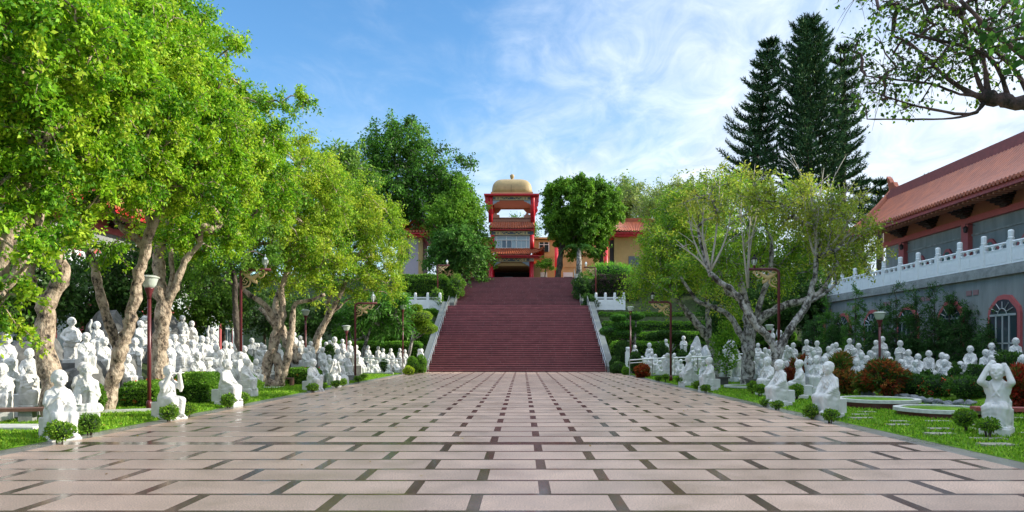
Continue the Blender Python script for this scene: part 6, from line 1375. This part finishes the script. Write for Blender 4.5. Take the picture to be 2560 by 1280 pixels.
# terraced hedges on both banks
for q in (-1, 1):
    for k, (pt, Y, th) in enumerate(((857, 56.2, 1.05), (832, 59.4, 1.0), (806, 63.0, 1.0), (783, 66.6, 1.0))):
        z1 = XZ(0, pt if q > 0 else pt-(0, 10, 4, 8)[k], Y)[1]; a = STC-7.6-.0 if q < 0 else STC+7.5
        w_ = 15.5 if q > 0 else 8.5-.9*k
        x0, x1 = (a-w_, a) if q < 0 else (a, a+w_)
        hedge_box(x0, x1, Y, Y+1.3, z1-1.25, z1, '%s clipped hedge of the terraced bank %s of the stairs' % (('lowest', 'second lowest', 'second highest', 'highest')[k], 'left' if q < 0 else 'right'), [(.10, .26, .02), (.14, .32, .02), (.07, .18, .015)], lsz=.12, n=14000, group='terraced hedges beside the stairs')
    a = XZ(1055 if q < 0 else 1526, 700, 72)[0]; z1 = XZ(0, 690, 72)[1]
    hedge_box(a-2.6 if q < 0 else a-1.6, a+2.6, 71.3, 74, z1-2.6, z1, 'tall overgrown hedge above the %s balustrade' % ('left' if q < 0 else 'right'), G_MID if q < 0 else [(.06, .1, .02), (.12, .06, .08), (.04, .08, .015)], lsz=.16, n=11000, rnd=.5, name='tall_hedge')
    for j, (px, pt, w_, h) in enumerate((((1125, 712, 36, 2.6), (1140, 690, 30, 2.2), (1090, 725, 30, 2)) if q < 0 else ((1466, 708, 36, 2.6), (1452, 690, 30, 2.2), (1478, 735, 34, 2)))):
        Y = 73-j*2; x, z = XZ(px, pt, Y); bush(x, Y, w_/2/F*Y*1.25, h, '%s leafy shrub beside the upper stairs on the %s' % (('big', 'higher', 'lower')[j], 'left' if q < 0 else 'right'), pal=G_MID if q < 0 else G_DK, lsz=.16, zb=z-h, lump=.25, name='shrub')
# tall grass strip right
x, z = XZ(1530, 664, 76); bush(x, 76, 2.6, 1.7, 'bright spiky grass clump above the right balustrade', pal=[(.14, .4, .03), (.2, .48, .05)], lsz=.4, lw=.12, zb=z-1.5, name='spiky_clump', cat='plant', n=2600, ry=1.0)
# cloud-pruned pines
def topiary(pads, Y, base, label, pal=G_SH, lean=0):
    x, z = XZ(base[0], base[1], Y); g = gz(x, Y) if z < 1.5 else z; o = thing('topiary_pine', label, 'topiary', (x, Y, g), 0, 'cloud-pruned pines beside the stairs')
    P0 = []
    s = MB(); top = min(pads, key=lambda p: p[1]); tx_, tz_ = XZ(top[0], top[1]+8, Y); mid = Vector((x+(tx_-x)*.3+.25, Y, (g+tz_)/2)); pts = [Vector((x, Y, g-.1)), mid, Vector((tx_, Y, tz_))]
    s.tube([p-Vector((x, Y, g)) for p in pts], [.14, .11, .06], 8)
    for (px, py, rx, ry) in pads:
        cx, cz = XZ(px, py, Y); s.tube([mid-Vector((x, Y, g)), Vector((cx-x, 0, cz-.2-g))], [.06, .04], 5)
    s.build('trunk', BARKG, o, True)
    for (px, py, rx, ry) in pads:
        cx, cz = XZ(px, py, Y); r = rx/F*Y; h = ry/F*Y; dy = random.uniform(-.3, .3); b = MB(); b.ell((cx-x, dy, cz-g), (r*.85, r*.75, h*.8), 12, 8); 
        n = 1500; d = unit(rng.standard_normal((n, 3))); P = d*np.array([r, r*.9, h])+np.array([cx-x, dy, cz-g]); dn = d.copy(); dn[:, 2] += .3
        pd = leafobj('foliage_pad', leaves(P, .13, .45, 0, dn), palette(pal, n), LEAF, o); b.build('light_block_pad_core', CORE, pd, True)
topiary([(1052, 791, 28, 12), (1062, 812, 16, 7), (1068, 822, 24, 10), (1038, 808, 12, 7), (1043, 770, 12, 6)], 53.8, (1012, 890), 'cloud-pruned pine with rounded pads left of the stair foot', [(.22, .36, .03), (.15, .28, .02), (.3, .42, .04)])
topiary([(1528, 828, 26, 11), (1560, 812, 24, 9), (1545, 795, 18, 7), (1556, 835, 26, 9), (1590, 790, 20, 8), (1585, 825, 18, 7)], 53.8, (1572, 895), 'cloud-pruned pine with dark pads right of the stair foot', [(.06, .2, .03), (.1, .27, .03), (.04, .13, .02)])
topiary([(970+0, 664, 1, 1)], 85, (970, 690), 'x') if False else None
topiary([(1200, 656, 10, 4), (1189, 666, 11, 4), (1207, 668, 8, 3.5), (1199, 681, 16, 5)], 82, (1199, 690), 'small cloud-pruned pine beside the gate tower', G_DK)
topiary([(1690, 838, 22, 8), (1662, 835, 18, 7), (1640, 842, 20, 8), (1700, 850, 22, 8)], 53, (1668, 900), 'low cloud-pruned pine between the right statues and hedges', G_DK)
for (px, pt, Y, w_, lab) in ((1589, 877, 47.2, 30, 'dark round bush among the statues at the right handrail'), (1560, 850, 53, 44, 'conical dark shrub right of the stair wall'), (1708, 876, 47, 34, 'dark round bush below the standing statue on the right'), (1655, 860, 49, 34, 'tall dark shrub in front of the right hedges'), (822, 862, 38.5, 30, 'small leafy bush with a statue on it behind the leaning trunk'), (620, 885, 31, 36, 'round green bush below the statue group at left'), (960, 900, 49.5, 22, 'small bush among statues behind the left handrail')):
    pbush(px, pt, 0, Y, w_, lab, pal=G_DK, lsz=.09, name='shrub')
pbush(1815, 812, 0, 35, 60, 'bright leafy sucker shoots in front of the dark trunks', pal=G_BR, lsz=.12, lump=.3, n=1800, core=False, name='shrub', stem=.5)
# palm right of the tower
def palm(px, pb, ptp, Y, label):
    x, z0 = XZ(px, pb, Y); _, z1 = XZ(px, ptp, Y); o = thing('palm_tree', label, 'palm', (x, Y, z0)); s = MB(); H = z1-z0; s.tube([(0, 0, 0), (.03, 0, H*.5), (0, 0, H)], [.34, .3, .2], 10); s.build('trunk', BARKG, o, True)
    Vs = []
    for k in range(13):
        a = 2*math.pi*k/13; L = 2.2; prev = None
        for i in range(14):
            t = i/13; p = np.array([math.cos(a)*L*t, math.sin(a)*L*t, H+.9*math.sin(t*2.2)-1.5*t*t])
            for sg in (-1, 1):
                d = np.array([-math.sin(a)*sg*.5+math.cos(a)*.25, math.cos(a)*sg*.5+math.sin(a)*.25, -.25])*(1.1-.7*t)*.9; w_ = np.array([math.cos(a), math.sin(a), 0])*.045; Vs.append([p-w_, p+d*.5-w_, p+d, p+w_])
    Vs = np.array(Vs); leafobj('fronds', Vs, palette([(.04, .12, .03), (.06, .17, .04)], len(Vs)), LEAF, o)
palm(1447, 694, 622, 79.5, 'small palm with arching fronds beside the top of the stairs')
s = MB()
